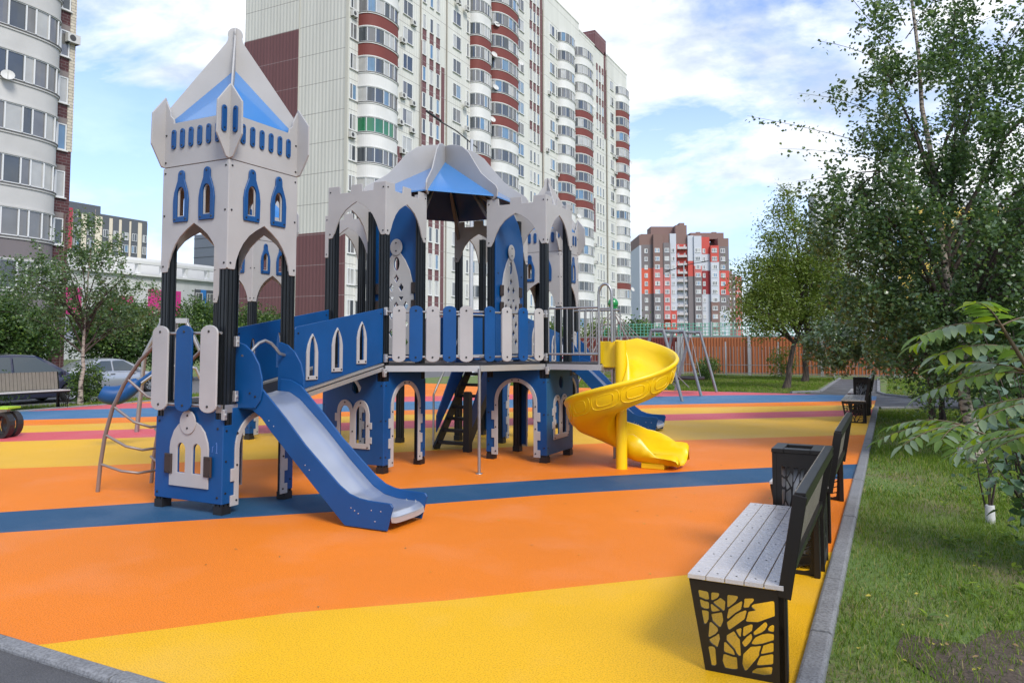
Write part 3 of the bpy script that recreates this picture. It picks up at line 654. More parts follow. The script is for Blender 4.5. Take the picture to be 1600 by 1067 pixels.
# --- bent-tube ladder on the west side of the front tower
for y,x_ in ((5.29,-7.71),(5.91,-7.66)):
    pts=[(x_,y,0),(x_+.03,y,.3),(x_+.09,y,.6),(x_+.20,y,.9),(x_+.38,y,1.17),(x_+.62,y,1.42),(x_+.90,y,1.62),(x_+1.1,y,1.70)]
    m=MB(); m.tube([(a_,b_,c_) for a_,b_,c_ in pts],.021,10); CP(m,'ladder_rail',TUBE)
def rung(xa_,z,dz,bx):
    m=MB(); m.tube([(xa_,5.29,z),(xa_+bx*.5,5.36,z-dz*.75),(xa_+bx*.8,5.45,z-dz),(xa_+bx*.85,5.75,z-dz),(xa_+bx*.5,5.84,z-dz*.75),(xa_,5.91,z)],.015,8); CP(m,'ladder_rung',TUBE)
rung(-7.68,.30,.09,.5); rung(-7.62,.62,.16,.5); rung(-7.50,.93,.22,.5); rung(-7.27,1.22,.24,.45)
# ================================================================ BENCHES AND BINS
BFRAME=mat('black_coated_steel',(.016,.014,.013),.38,metal=.4,var=.2,vscale=12,bump=.04,bscale=500)
def woodm(name,c1,rough):
    m=mat(name,c1,rough,var=.35,vscale=9,bump=.35,bscale=35); return m
SLAT=mat('weathered_grey_board',(.50,.47,.45),.30,var=.2,vscale=22,bump=.4,bscale=45,rvar=.2,rscale=20); BACKS=woodm('grey_brown_board',(.17,.15,.12),.6)
HOL2=[[(126.0,702.8),(123.0,704.6),(121.7,708.0),(126.0,729.1),(150.0,739.7),(160.0,740.1),(163.8,738.0),(164.4,735.0),(160.6,715.0),(159.0,711.6),(154.0,709.1)],[(130.0,739.9),(128.4,742.0),(128.8,747.0),(132.2,764.0),(135.0,768.6),(145.0,774.4),(156.0,775.8),(162.0,774.9),(164.5,771.0),(163.9,755.0),(162.2,751.0),(158.0,748.3),(148.7,747.0),(134.0,740.3)],[(137.0,780.7),(136.2,785.0),(145.1,830.0),(148.0,832.9),(151.0,833.2),(154.0,831.5),(156.5,828.0),(163.4,815.0),(162.9,788.0),(161.0,785.6),(156.0,783.5)],[(177.0,712.8),(174.0,714.6),(172.6,718.0),(172.5,737.0),(173.5,742.0),(177.0,743.0),(192.0,736.6),(195.9,734.0),(202.0,725.7),(203.3,721.0),(202.3,717.0),(198.0,714.5)],[(206.0,734.9),(199.3,741.0),(184.4,748.0),(181.7,751.0),(183.4,754.0),(196.0,764.4),(211.2,775.0),(219.0,782.9),(222.0,782.8),(224.3,781.0),(225.6,777.0),(227.3,750.0),(226.0,746.6),(222.0,743.3),(210.0,735.0)],[(173.0,757.5),(171.5,759.0),(170.9,763.0),(172.5,778.0),(175.0,784.0),(179.0,786.7),(182.0,787.3),(201.0,784.3),(205.6,783.0),(206.4,782.0),(205.5,780.0),(177.0,758.3)],[(211.0,789.9),(179.0,795.3),(175.6,797.0),(174.4,799.0),(174.8,804.0),(180.0,821.5),(194.4,835.0),(205.0,844.4),(209.0,845.5),(212.0,841.9),(219.7,823.0),(220.2,818.0),(215.9,794.0),(214.0,790.3)],[(171.0,826.8),(168.0,828.6),(166.6,832.0),(162.8,881.0),(165.0,883.9),(168.0,883.9),(183.6,876.0),(190.4,872.0),(198.1,863.0),(200.0,859.1),(200.2,856.0),(198.1,849.0),(196.0,846.2),(176.0,828.5)],[(202.0,871.9),(193.3,879.0),(169.0,891.8),(167.0,894.0),(168.4,899.0),(182.0,912.3),(189.0,916.0),(196.0,921.7),(198.0,921.8),(200.0,919.6),(208.3,890.0),(205.1,874.0),(204.0,872.4)],[(167.0,919.8),(164.0,921.7),(163.2,925.0),(175.5,989.0),(176.9,991.0),(179.0,991.8),(187.0,993.1),(190.6,992.0),(194.4,988.0),(195.4,984.0),(190.5,930.0),(187.0,924.0),(183.0,921.3),(177.0,919.6)],[(239.0,722.8),(236.0,724.6),(234.6,728.0),(235.2,767.0),(238.0,769.4),(241.0,768.9),(258.0,756.1),(266.5,748.0),(273.4,737.0),(275.2,733.0),(274.3,729.0),(270.0,726.5)],[(287.0,747.6),(260.0,764.2),(240.4,778.0),(234.7,809.0),(236.0,813.2),(239.5,814.0),(265.0,792.1),(282.0,782.0),(287.7,777.0),(292.2,752.0),(291.0,747.9)],[(303.0,782.0),(286.0,788.3),(270.0,797.5),(247.0,818.0),(236.4,826.0),(234.8,829.0),(234.9,832.0),(239.4,850.0),(241.6,854.0),(245.0,855.3),(249.0,853.8),(300.0,816.3),(303.4,810.0),(308.6,786.0),(307.0,782.3)],[(304.0,736.8),(301.0,738.6),(299.5,742.0),(299.7,751.0),(297.1,767.0),(298.0,770.4),(302.0,772.6),(316.0,770.2),(318.0,768.6),(320.0,763.0),(323.0,758.0),(330.0,751.7),(333.9,746.0),(335.3,742.0),(334.3,739.0),(332.0,737.1),(329.0,736.5)],[(402.0,746.9),(337.0,758.2),(329.5,762.0),(327.1,766.0),(328.0,769.8),(342.3,781.0),(338.2,783.0),(320.0,786.2),(316.6,788.0),(314.7,792.0),(310.0,813.0),(307.3,820.0),(308.0,823.3),(313.0,825.5),(351.0,827.2),(411.0,804.4),(412.9,802.0),(413.4,799.0),(410.4,752.0),(408.0,747.7)],[(326.0,835.0),(302.0,844.1),(298.2,847.0),(296.5,876.0),(298.0,879.4),(302.0,879.9),(307.4,877.0),(330.5,859.0),(333.2,839.0),(331.0,835.7)],[(326.0,871.8),(311.0,883.7),(295.6,902.0),(294.7,905.0),(295.4,908.0),(302.0,919.3),(306.0,920.2),(309.7,918.0),(321.6,906.0),(328.8,895.0),(331.2,889.0),(332.0,882.0),(329.0,872.1)],[(379.0,826.8),(375.0,829.1),(338.1,863.0),(336.7,868.0),(337.5,872.0),(341.0,875.5),(344.9,875.0),(367.0,865.5),(378.9,856.0),(385.1,844.0),(387.3,837.0),(384.4,829.0),(382.0,827.1)],[(391.0,868.9),(370.0,872.4),(356.0,878.4),(344.0,885.1),(338.5,892.0),(331.6,904.0),(331.0,907.8),(333.0,909.9),(337.0,911.1),(344.0,911.6),(351.0,910.7),(370.0,908.1),(411.0,894.3),(412.5,888.0),(412.4,877.0),(411.3,873.0),(407.0,870.8)],[(403.0,904.9),(378.0,913.1),(374.7,915.0),(366.7,942.0),(367.4,945.0),(369.0,946.3),(375.0,945.7),(409.0,938.6),(411.6,937.0),(412.5,933.0),(412.0,907.2),(408.0,904.2)],[(261.0,862.0),(236.0,876.6),(234.5,881.0),(234.7,895.0),(236.5,898.0),(266.6,929.0),(274.4,945.0),(283.0,954.9),(287.0,954.9),(290.2,951.0),(285.5,895.0),(284.0,891.4),(276.7,884.0),(264.5,864.0)],[(229.0,903.0),(226.0,904.6),(224.6,908.0),(224.5,934.0),(225.3,938.0),(231.0,941.9),(262.0,951.9),(266.0,951.0),(267.0,948.0),(261.2,934.0),(234.0,905.7)],[(226.0,949.0),(223.7,950.0),(222.2,953.0),(219.7,975.0),(229.0,999.1),(232.0,1000.9),(257.0,1005.2),(272.0,1005.5),(276.4,1004.0),(278.3,1000.0),(275.6,966.0),(274.0,961.6),(271.0,959.8),(260.0,959.1),(231.0,949.5)],[(357.0,916.9),(345.0,918.9),(334.0,918.8),(327.0,920.6),(300.6,947.0),(299.4,951.0),(296.6,985.0),(304.1,1005.0),(307.0,1009.3),(311.0,1010.2),(315.0,1007.5),(353.1,961.0),(358.4,953.0),(359.4,950.0),(359.5,940.0),(365.9,919.0),(364.0,916.2)],[(403.0,947.0),(369.0,954.4),(365.0,956.6),(360.5,964.0),(352.8,984.0),(353.1,987.0),(355.0,989.3),(362.0,990.1),(406.0,985.6),(411.0,983.4),(412.5,979.0),(412.3,950.0),(410.0,946.7)],[(400.0,995.0),(352.0,1000.5),(337.7,1010.0),(334.8,1014.0),(335.2,1017.0),(337.0,1018.7),(350.0,1021.1),(380.0,1026.1),(405.0,1022.9),(407.3,1021.0),(408.5,1018.0),(410.2,999.0),(407.0,995.1)],[(287.0,849.9),(273.1,855.0),(270.8,858.0),(271.9,862.0),(280.8,877.0),(285.7,882.0),(288.0,881.7),(289.0,880.0),(291.1,855.0),(289.7,851.0)],[(406.0,836.8),(397.3,841.0),(390.5,851.0),(391.2,857.0),(395.0,860.1),(399.0,861.6),(407.0,863.1),(410.1,862.0),(412.0,859.8),(412.2,841.0),(410.0,837.7)]]
def quadmap(p,Q,T):
    # bilinear inverse in quad Q (TL,TR,BR,BL) -> unit -> target quad T
    u,v=.5,.5
    def B(Q,u,v): return tuple(Q[0][k]*(1-u)*(1-v)+Q[1][k]*u*(1-v)+Q[2][k]*u*v+Q[3][k]*(1-u)*v for k in(0,1))
    for _ in range(12):
        x,y=B(Q,u,v); e=1e-4; xu=[(B(Q,u+e,v)[k]-(x,y)[k])/e for k in(0,1)]; xv=[(B(Q,u,v+e)[k]-(x,y)[k])/e for k in(0,1)]
        dt=xu[0]*xv[1]-xu[1]*xv[0]; rx,ry=p[0]-x,p[1]-y; u+=(rx*xv[1]-ry*xv[0])/dt; v+=(ry*xu[0]-rx*xu[1])/dt
    return B(T,u,v)
QC=[(88,662),(440,715),(458,1062),(155,1010)]
def treeholes(T,flip=False): return [[quadmap(p,QC,T) for p in h] for h in HOL2]
def make_bench(label,group,loc,rz=0):
    """local x across (backrest at +x), local y along the length from 0 to 1.84"""
    t=thing('park_bench',label,'bench',loc,rz,group); LN=1.84
    Wd=WM[t.name]
    def P(mb,n,m,par=None,**k):
        o=mb.obj(n,m,par or t,world=False,bev=k.get('bev',0)); return o
    TQ=[(-.22,.425),(.22,.425),(.22,0.0),(-.145,0.0)]
    for y,sg in ((0.0,-1),(LN,1)):
        Mx=frame((0,y+(.004 if sg<0 else -.004),0),(1,0,0),(0,-1,0))
        P(sheet([(-.225,.43),(.225,.43),(.225,.0),(-.15,.0)],treeholes(TQ),.008,Mx,.0015),'end_panel',BFRAME)
        m=MB(); m.box((.195,y-.0,0),(.235,y+(.055 if sg<0 else -.055),.44)); P(m,'leg',BFRAME,bev=.004)
    m=MB()
    for x in (-.205,.205): m.box((x-.018,.008,.395),(x+.018,LN-.008,.432))
    P(m,'seat_frame',BFRAME,bev=.003)
    for i in range(5):
        x=-.228+i*.0915; m=MB(); m.box((x,-.012,.436),(x+.0865,LN+.012,.458))
        for k in range(6): 
            yy=.05+k*.348; m.lathe([(.006,0),(.006,.0015),(0,.002)],(x+.0432,yy,.4578),8,1)
        P(m,'seat_slat',[SLAT,BOLT],bev=.003)
    # backrest: two leaning side bars, top and bottom rails and upright boards
    bx=lambda z: .232+(z-.44)*.17
    m=MB()
    for y in (.0,LN): m.bar((bx(.40),y,.40),(bx(.885),y,.885),.012,.062,0,upv=(1,0,0))
    m.bar((bx(.885)+.0,0,.885),(bx(.885),LN,.885),.05,.028); m.bar((bx(.50),0,.50),(bx(.50),LN,.50),.03,.035)
    m.bar((bx(.86)+.02,0,.86),(bx(.86)+.02,LN,.86),.012,.06)
    P(m,'backrest_frame',BFRAME,bev=.003)
    nb=20
    for i in range(nb):
        y=.03+(LN-.06)*(i+.5)/nb; hw=.0385; m=MB(); m.bar((bx(.47)-.02,y,.47),(bx(.897)-.02,y,.897),hw*2,.02,0,upv=(-1,0,.17)); P(m,'backrest_board',BACKS)
    return t
BG='tree-pattern benches round the playground'
bench=make_bench('nearest bench with wet pale seat boards and a tree cut-out end panel, by the kerb',BG,(-.71,3.80,0))
def cpb(lb,loc,rz=0):
    b=copy_tree(bench); b['label']=lb; b.location=loc; b.rotation_euler=(0,0,rz); return b
cpb('dark bench seen past the litter bin, second along the kerb',(-.71,6.60,0))
cpb('bench with slatted seat showing at the far end of the kerb, before the far bin',(-.72,16.72,0))
cpb('farthest bench beside the path, behind the far litter bin',(-.72,19.15,0))
cpb('bench facing the playground on its left edge, in front of the dark parked car',(-18.55,11.75,0),R(180))
def make_bin(label,loc):
    t=thing('litter_bin',label,'litter bin',loc,0,'litter bins between the benches'); wx,wy,h=.17,.17,.84
    m=MB()
    for x in (-wx,wx):
        for y in (-wy,wy): m.box((x-.03*(x>0)*1 if x>0 else x,y-.03 if y>0 else y,.0),(x if x>0 else x+.03,y if y>0 else y+.03,h-.03))
    m.box((-wx-.004,-wy-.004,h-.03),(-.09,wy+.004,h)); m.box((.09,-wy-.004,h-.03),(wx+.004,wy+.004,h)); m.box((-.09,-wy-.004,h-.03),(.09,-.09,h)); m.box((-.09,.09,h-.03),(.09,wy+.004,h))
    m.obj('bin_frame',BFRAME,t,world=False,bev=.003)
    T=[(-.12,.78),(.145,.78),(.145,.08),(-.12,.08)]
    for Mx in (frame((0,-wy+.004,0),(1,0,0),(0,-1,0)),frame((0,wy-.004,0),(-1,0,0),(0,1,0)),frame((-wx+.004,0,0),(0,-1,0),(-1,0,0)),frame((wx-.004,0,0),(0,1,0),(1,0,0))):
        sheet([(-wx+.03,.03),(wx-.03,.03),(wx-.03,h-.03),(-wx+.03,h-.03)],treeholes([(-.125,.79),(.13,.79),(.13,.06),(-.125,.06)]),.004,Mx,.0008).obj('cutout_panel',BFRAME,t,world=False)
    m=MB(); m.lathe([(.0,.04),(.115,.04),(.125,.06),(.128,.76),(.118,.76),(.115,.08),(0,.08)],(0,0,0),24); m.obj('liner_bucket',mat('zinc_liner',(.42,.42,.41),.45,metal=.4,var=.3,vscale=8),t,world=False)
    return t
b1=make_bin('near black litter bin with tree cut-outs beside the nearest bench',(-.63,5.94,0))
b2=copy_tree(b1); b2['label']='far black litter bin standing between the two far benches by the path'; b2.location=(-.63,18.85,0)
# ================================================================ BUILDINGS
FH=2.865
def glassm(name,col,rough=.06,spec=.9): return mat(name,col,rough,spec=spec,var=.5,vscale=1.1)
GL=[glassm('window_glass',(.06,.07,.08)),glassm('curtained_glass',(.42,.42,.40),.2),glassm('dim_glass',(.16,.16,.16)),glassm('blue_tinted_glass',(.12,.22,.34)),glassm('green_blind_glass',(.02,.16,.07),.15)]
WFR=mat('white_window_frame',(.62,.63,.63),.45)
CREAM=None
def facadem(name,col,jc,rib=True,step=FH,zoff=.25):
    if name in MATS: return MATS[name]
    m=bpy.data.materials.new(name); m.use_nodes=True; t=m.node_tree; b=t.nodes['Principled BSDF']; b.inputs['Roughness'].default_value=.8
    co=t.nodes.new('ShaderNodeTexCoord').outputs['Object']; s=t.nodes.new('ShaderNodeSeparateXYZ'); t.links.new(co,s.inputs[0])
    z=M_('SUBTRACT',s.outputs[2],zoff,tree=t); z=M_('DIVIDE',z,step,tree=t); z=M_('FRACT',z,tree=t); j=M_('LESS_THAN',z,.018,tree=t)
    mp=t.nodes.new('ShaderNodeMapping'); mp.inputs['Scale'].default_value=(1,1,.12); t.links.new(co,mp.inputs[0]); nz=t.nodes.new('ShaderNodeTexNoise'); nz.inputs['Scale'].default_value=.9; nz.inputs['Detail'].default_value=9; t.links.new(mp.outputs[0],nz.inputs['Vector'])
    x=t.nodes.new('ShaderNodeMixRGB'); x.inputs[1].default_value=(*col,1); x.inputs[2].default_value=(*[c*.68 for c in col],1); t.links.new(nz.outputs[0],x.inputs[0])
    y=t.nodes.new('ShaderNodeMixRGB'); t.links.new(j,y.inputs[0]); t.links.new(x.outputs[0],y.inputs[1]); y.inputs[2].default_value=(*jc,1); t.links.new(y.outputs[0],b.inputs['Base Color'])
    if rib:
        a=M_('ADD',s.outputs[0],s.outputs[1],tree=t); a=M_('MULTIPLY',a,6.283/.42,tree=t); a=M_('SINE',a,tree=t)
        bp=t.nodes.new('ShaderNodeBump'); bp.inputs['Strength'].default_value=.3; bp.inputs['Distance'].default_value=.04; t.links.new(a,bp.inputs['Height']); t.links.new(bp.outputs[0],b.inputs['Normal'])
    MATS[name]=m; return m
CREAM=facadem('ribbed_cream_panel',(.66,.66,.61),(.24,.23,.21)); BRN=facadem('ribbed_maroon_panel',(.16,.07,.075),(.25,.2,.2))
PLASTER=mat('cream_plaster',(.64,.64,.625),.85,var=.35,vscale=.5); REDP=mat('brick_red_paint',(.16,.035,.028),.75,var=.2,vscale=.8); GUT=mat('dark_lip',(.09,.085,.08),.7)
def cr_(u,v): return None
CAMP=Vector((0,0,1.6))
class Fac:
    def __init__(s,o,a,n): s.o=Vector(o); s.a=Vector(a); s.n=Vector(n)
    def P(s,a,n,z): return s.o+s.a*a+s.n*n+Vector((0,0,z))
    def box(s,mb,a0,a1,n0,n1,z0,z1,mi=0):
        vs=[s.P(a,n,z) for z in (z0,z1) for a,n in ((a0,n0),(a1,n0),(a1,n1),(a0,n1))]
        f=[(0,3,2,1),(4,5,6,7),(0,1,5,4),(1,2,6,5),(2,3,7,6),(3,0,4,7)]
        if s.a.cross(s.n).z<0: f=[x[::-1] for x in f]
        return mb.add(vs,f,mi)
def cap_parts(root,name,specs,mats,limit=100,label=None):
    """specs: list of (mb, centre, size, children=[(name,mb,mats)]): the largest in view become parts, the rest one stuff part"""
    sc=sorted(specs,key=lambda q:-q[2]/((Vector(q[1])-CAMP).length))
    for k,(mb,c,s_,ch) in enumerate(sc[:limit]):
        p=part(mb,name,mats,root)
        for (n2,m2,mt2) in ch: part(m2,n2,mt2,p,root)
    rest=sc[limit:]
    if rest:
        o=part(merge(MB(),*[r[0] for r in rest]),name,mats,root); o['kind']='stuff'
        allc={}
        for r in rest:
            for (n2,m2,mt2) in r[3]: allc.setdefault(n2,([],mt2))[0].append(m2)
        for n2,(l,mt2) in allc.items():
            q=part(merge(MB(),*l),n2,mt2,o,root)
def window(F,a,z,w_,h,n=0,panes=2,fr=.07,seed=None,deep=.12,open_=0,gi=None):
    f=MB(); 
    F.box(f,a,a+w_,n-.02,n+.05,z,z+fr); F.box(f,a,a+w_,n-.02,n+.05,z+h-fr,z+h); F.box(f,a,a+fr,n-.02,n+.05,z+fr,z+h-fr); F.box(f,a+w_-fr,a+w_,n-.02,n+.05,z+fr,z+h-fr)
    for k in range(1,panes): x=a+w_*k/panes if panes!=2 else a+w_*.42; F.box(f,x-fr*.5,x+fr*.5,n-.02,n+.045,z+fr,z+h-fr)
    F.box(f,a-.08,a+w_+.08,n,n+.14,z-.07,z-.002,1)
    g=MB(); 
    for k in range(panes):
        i=rnd.choices(range(4),[6,3,4,2])[0] if gi is None else gi
        x0_=a+w_*k/panes if panes!=2 else a+w_*.42*k; x1_=a+w_*(k+1)/panes if panes!=2 else (a+w_*.42 if k==0 else a+w_)
        F.box(g,x0_+.03,x1_-.03,n-.015,n+.012,z+.03,z+h-.03,i)
    return (f,F.P(a+w_/2,n,z+h/2),w_,[('pane',g,GL)])
def balcony_b(F,a0,a1,N_,z,red_below,gh0=.98,gh1=2.42,gi=None,lipm=1,p=2.6,nseg=28,mm=0,np_=8):
    """one storey of a bulging glazed loggia: parapet band, glazing, frame"""
    prof=[]
    for i in range(nseg+1):
        t=math.pi*i/nseg; c=math.cos(t); s=math.sin(t)
        x=-math.copysign(abs(c)**(2/p),c); y=abs(s)**(2/p)
        prof.append(((a0+a1)/2+(a1-a0)/2*x,N_*y))
    def strip(mb,z0,z1,off=0,mi=0,sm=True,pr=prof):
        vs=[];n=len(pr); cx_=(a0+a1)/2
        for zz_ in (z0,z1):
            for a,nn in pr: 
                k=1+off/((a1-a0)/2); vs.append(F.P(cx_+(a-cx_)*k,nn*(1+off/N_),zz_))
        fs=[(i,i+1,n+i+1,n+i) for i in range(n-1)]
        fs.append(tuple(range(n))[::-1]); fs.append(tuple(range(n,2*n)))
        if F.a.cross(F.n).z>0: fs=[f[::-1] for f in fs]
        mb.add(vs,fs,mi,False)
    b=MB()
    strip(b,z+gh1-FH,z+gh0-.16,0,2 if red_below else 0); strip(b,z+gh0-.16,z+gh0-.06,.06,0); strip(b,z+gh0-.06,z+gh0,.09,1)
    strip(b,z+gh1-FH-.0,z+gh1-FH+.10,.05,0)
    fr=MB(); strip(fr,z+gh0,z+gh0+.06,-.0,0); strip(fr,z+gh1-.07,z+gh1,-.0,0)
    cum=[0]
    for q0,q1 in zip(prof[:-1],prof[1:]): cum.append(cum[-1]+math.hypot(q1[0]-q0[0],q1[1]-q0[1]))
    idx=[min(range(len(cum)),key=lambda j:abs(cum[j]-cum[-1]*k/np_)) for k in range(np_+1)]; idx=sorted(set(idx)); np_=len(idx)-1
    for k in idx:
        a,nn=prof[k]; q=F.P(a,nn,0); d=.035
        fr.add([(q.x+dx,q.y+dy,zz_) for zz_ in (z+gh0+.06,z+gh1-.07) for dx,dy in ((-d,-d),(d,-d),(d,d),(-d,d))],[(0,3,2,1),(4,5,6,7),(0,1,5,4),(1,2,6,5),(2,3,7,6),(3,0,4,7)])
    gl=MB()
    for k in range(np_):
        sub=prof[idx[k]:idx[k+1]+1]; i=rnd.choices(range(4),[5,4,4,1.2])[0] if gi is None or k>4 else gi
        cx_=(a0+a1)/2; vs=[];n=len(sub)
        for zz_ in (z+gh0+.05,z+gh1-.06):
            for a,nn in sub: vs.append(F.P(cx_+(a-cx_)*.985,nn*.975,zz_))
        fs=[(i_,i_+1,n+i_+1,n+i_) for i_ in range(n-1)]
        if F.a.cross(F.n).z>0: fs=[f[::-1] for f in fs]
        gl.add(vs,fs,i)
    return (b,F.P((a0+a1)/2,N_,z+1.5),a1-a0,[('glazing_frame',fr,WFR),('pane',gl,GL)])
ACW=mat('air_conditioner_white',(.5,.5,.48),.6); ACD=mat('fan_grille',(.05,.05,.05),.6)
def acunit(F,a,z,n=.05):
    m=MB(); F.box(m,a,a+.78,n,n+.3,z,z+.54,0); c=F.P(a+.3,n+.305,z+.27)
    vs=[c]+[c+F.a*(.2*math.cos(k*.5236))+Vector((0,0,.2*math.sin(k*.5236))) for k in range(12)]
    m.add(vs,[(0,1+k,1+(k+1)%12) for k in range(12)],1); F.box(m,a+.1,a+.14,n-.05,n+.28,z-.06,z-.002,1); F.box(m,a+.64,a+.68,n-.05,n+.28,z-.06,z-.002,1)
    return (m,c,.8,[])
def dish(F,a,z,r=.4,n=.35):
    m=MB(); c=F.P(a,n,z); d=(F.n+F.a*-.5+Vector((0,0,.5))).normalized(); u=d.cross(Vector((0,0,1))).normalized(); v=u.cross(d)
    vs=[c-d*.08]; 
    for rr,dd in ((r*.6,-.03),(r,.05)):
        for k in range(14): vs.append(c+u*(rr*math.cos(k*.4488))+v*(rr*math.sin(k*.4488))+d*dd)
    m.add(vs,[(0,1+k,1+(k+1)%14) for k in range(14)]+[(1+k,15+k,15+(k+1)%14,1+(k+1)%14) for k in range(14)],0,True)
    m.tube([c-d*.08,F.P(a,0,z-.2)],.03,6); m.tube([c-d*.05-v*r,c+d*.35],.015,5)
    return (m,c,.8,[])
# ---- the long cream high-rise behind the castle
YC=53.37; XF=-44.0
hr=thing('apartment_tower','cream high-rise of ribbed panels with stacked bulging balconies and brick-red bands, behind the castle','building',(-50,90,0))
HP=lambda mb,n,m,par=None,label=None: part(mb,n,m,par or hr,hr if par else None,0,label)
F=Fac((XF,0,0),(0,1,0),(1,0,0)); f0=lambda k:.25+FH*k
m=MB(); segs=[(YC,96.3,0,f0(20)),(96.5,110.0,.35,53.0),(110.0,123.4,.0,52.4),(123.6,134.6,.3,52.6)]
for a0,a1,n_,zt in segs:
    F.box(m,a0,a1,-13.1,n_,-.5,zt,0)
HP(m,'wall',[CREAM])
m=MB()
for a0,a1,n_,zt in segs: F.box(m,a0-.05,a1+.05,-13.15,n_+.06,zt,zt+.25,0)
for (a0,a1,z0,z1) in ((118.0,123.5,52.4,55.2),(91.8,96.4,f0(20)-3,f0(20)+3)): F.box(m,a0,a1,-9,.12,z0,z1,1)
F.box(m,103,104.2,-3,-1.8,52.9,55.6,0); F.box(m,131.6,132.6,-3,-1.8,52.4,55,0)
HP(m,'roof_parapet',[CREAM,BRN])
# end wall colour blocks (thin maroon cladding panels, proud of the wall)
E_=Fac((XF,YC,0),(-1,0,0),(0,-1,0)); m=MB()
E_.box(m,5.98,13.15,0,.03,14.7,31.74,0); E_.box(m,0.05,13.15,0,.03,-.5,11.9,0)
HP(m,'end_cladding',BRN)
m=MB(); F.box(m,YC-.04,YC+.12,-.3,.04,11.9,57,0); E_.box(m,5.88,5.98,0,.05,-.5,58,0); HP(m,'corner_trim',mat('pale_trim',(.5,.49,.43),.8))
win=[];bal=[];ac=[];ds=[];nar=[];spb=[];spm=[]
Zs=[f0(k) for k in range(0,19)]
for k,z in enumerate(Zs):
    top1= z<f0(20)
    s=[]
    if k<19: 
        win.append(window(F,YC+.25,z+1.0,.98,1.5,0,2)); 
        bal.append(balcony_b(F,54.8,59.9,1.75,z,k in (10,11),gi=4 if k==7 else None))
        win.append(window(F,62.0,z+.95,1.75,1.6)); 
        for a in (65.6,67.0,68.3): nar.append(window(F,a,z+.8,.62,1.6,-.0,1,.06))
        win.append(window(F,71.8,z+.95,1.75,1.6)); win.append(window(F,74.9,z+.95,.5,1.6,0,1))
        bal.append(balcony_b(F,75.7,79.6,1.3,z,k in (8,12,13))); bal.append(balcony_b(F,79.8,86.4,2.0,z,k in (10,11,12,13,14,15)))
        win.append(window(F,88.6,z+.95,1.75,1.6))
        for a in (92.3,93.5,94.7): nar.append(window(F,a,z+.8,.62,1.6,0,1,.06))
    if k<17:
        win.append(window(F,98.4,z+.95,1.7,1.6,.35)); win.append(window(F,100.6,z+.95,.45,1.6,.35,1)); bal.append(balcony_b(F,101.3,106.6,1.6,z,k in (8,9),gh0=.98))
        bal.append(balcony_b(F,107.6,113.9,1.9,z,k in range(8,14)))
        win.append(window(F,115.4,z+.95,1.7,1.6))
        for a in (118.8,120.2,121.6): nar.append(window(F,a,z+.8,.66,1.6,0,1,.06))
        win.append(window(F,125.0,z+.95,1.75,1.6,.3)); bal.append(balcony_b(F,128.0,133.6,1.6,z,k in (4,11,12,13,14,15)))
cap_parts(hr,'window',win,[WFR,PLASTER]); cap_parts(hr,'narrow_window',nar,[WFR,PLASTER]); cap_parts(hr,'balcony',bal,[PLASTER,GUT,REDP])
# maroon / cream spandrels between the narrow windows
m=MB()
for k,z in enumerate(Zs):
    for cols_,rng in (((65.6,67.0,68.3),range(0,12)),((92.3,93.5,94.7),range(10,19)),((118.8,120.2,121.6),range(13,17))):
        if k in rng:
            for a in cols_: F.box(m,a-.04,a+.68,.0,.05,z+2.42,z+FH+.78,0)
HP(m,'spandrels',BRN)['kind']='stuff'
for a0_,a1_,n_,z0_,z1_ in ((65.25,65.4,.08,-.5,f0(11)+2.2),(69.35,69.9,.10,-.5,f0(11)+.6),(95.75,96.25,.12,f0(10),f0(20)),(122.6,123.3,.12,f0(13),53),(114.2,118.0,.03,f0(7),f0(9)),(60.9,61.97,.04,-.5,f0(7)+1.2),(63.8,65.2,.04,-.5,f0(7)+1.2)):
    m=MB(); F.box(m,a0_,a1_,0,n_,z0_,z1_,0); HP(m,'maroon_strip',BRN)
m=MB()
for a in (65.05,70.3,96.45,123.55): m.tube([F.P(a,.14,0),F.P(a,.14,50)],.07,6)
HP(m,'drainpipe',mat('drainpipe',(.30,.27,.22),.7))
for k,a in ((11,61.2),(9,61.3),(12,59.95),(10,60.0),(8,60.9),(7,61.3)): ac.append(acunit(F,a+.2,f0(k)+.55))
for k,a in ((13,62.6),(12,63.3),(9,63.3),(8,63.2),(6,63.2)): ac.append(acunit(F,a,f0(k)+.25))
for k,a in ((14,71.9),(14,73.8),(9,73.9),(12,85.8),(10,73.8),(13,97.6),(12,100.4),(9,100.4),(8,99.8),(11,100.2),(7,100.3),(10,96.9),(12,126.2),(11,127),(12,127.4),(10,126.5),(6,116.4),(5,116.8)): ac.append(acunit(F,a,f0(k)+.3,.36))
for k,a in ((7,53.5),(11,53.6)): ac.append(acunit(F,a,f0(k)+.2))
for x in ac: HP(x[0],'air_conditioner',[ACW,ACD])
for k,a,n_ in ((8.75,60.3,.5),(14.3,80.1,1.3),(12.9,79.6,1.2),(11.5,80,1.2),(13.2,85.6,1.9),(10,79,1.3),(7.3,106.5,1.6),(14.0,113,1.6),(12.3,133.6,1.3),(4,134.2,1.2)): HP(dish(F,a,f0(k),.42,n_)[0],'satellite_dish',ACW)
# dark service level at the foot
m=MB(); F.box(m,96,134.6,.36,.6,-.5,3.0,0); HP(m,'plinth',mat('plinth_stone',(.12,.10,.09),.8))
for c in (98,104,110,117,126): m=MB(); F.box(m,c,c+2.2,.6,.66,.4,2.4,0); HP(m,'ground_window',GL[0])
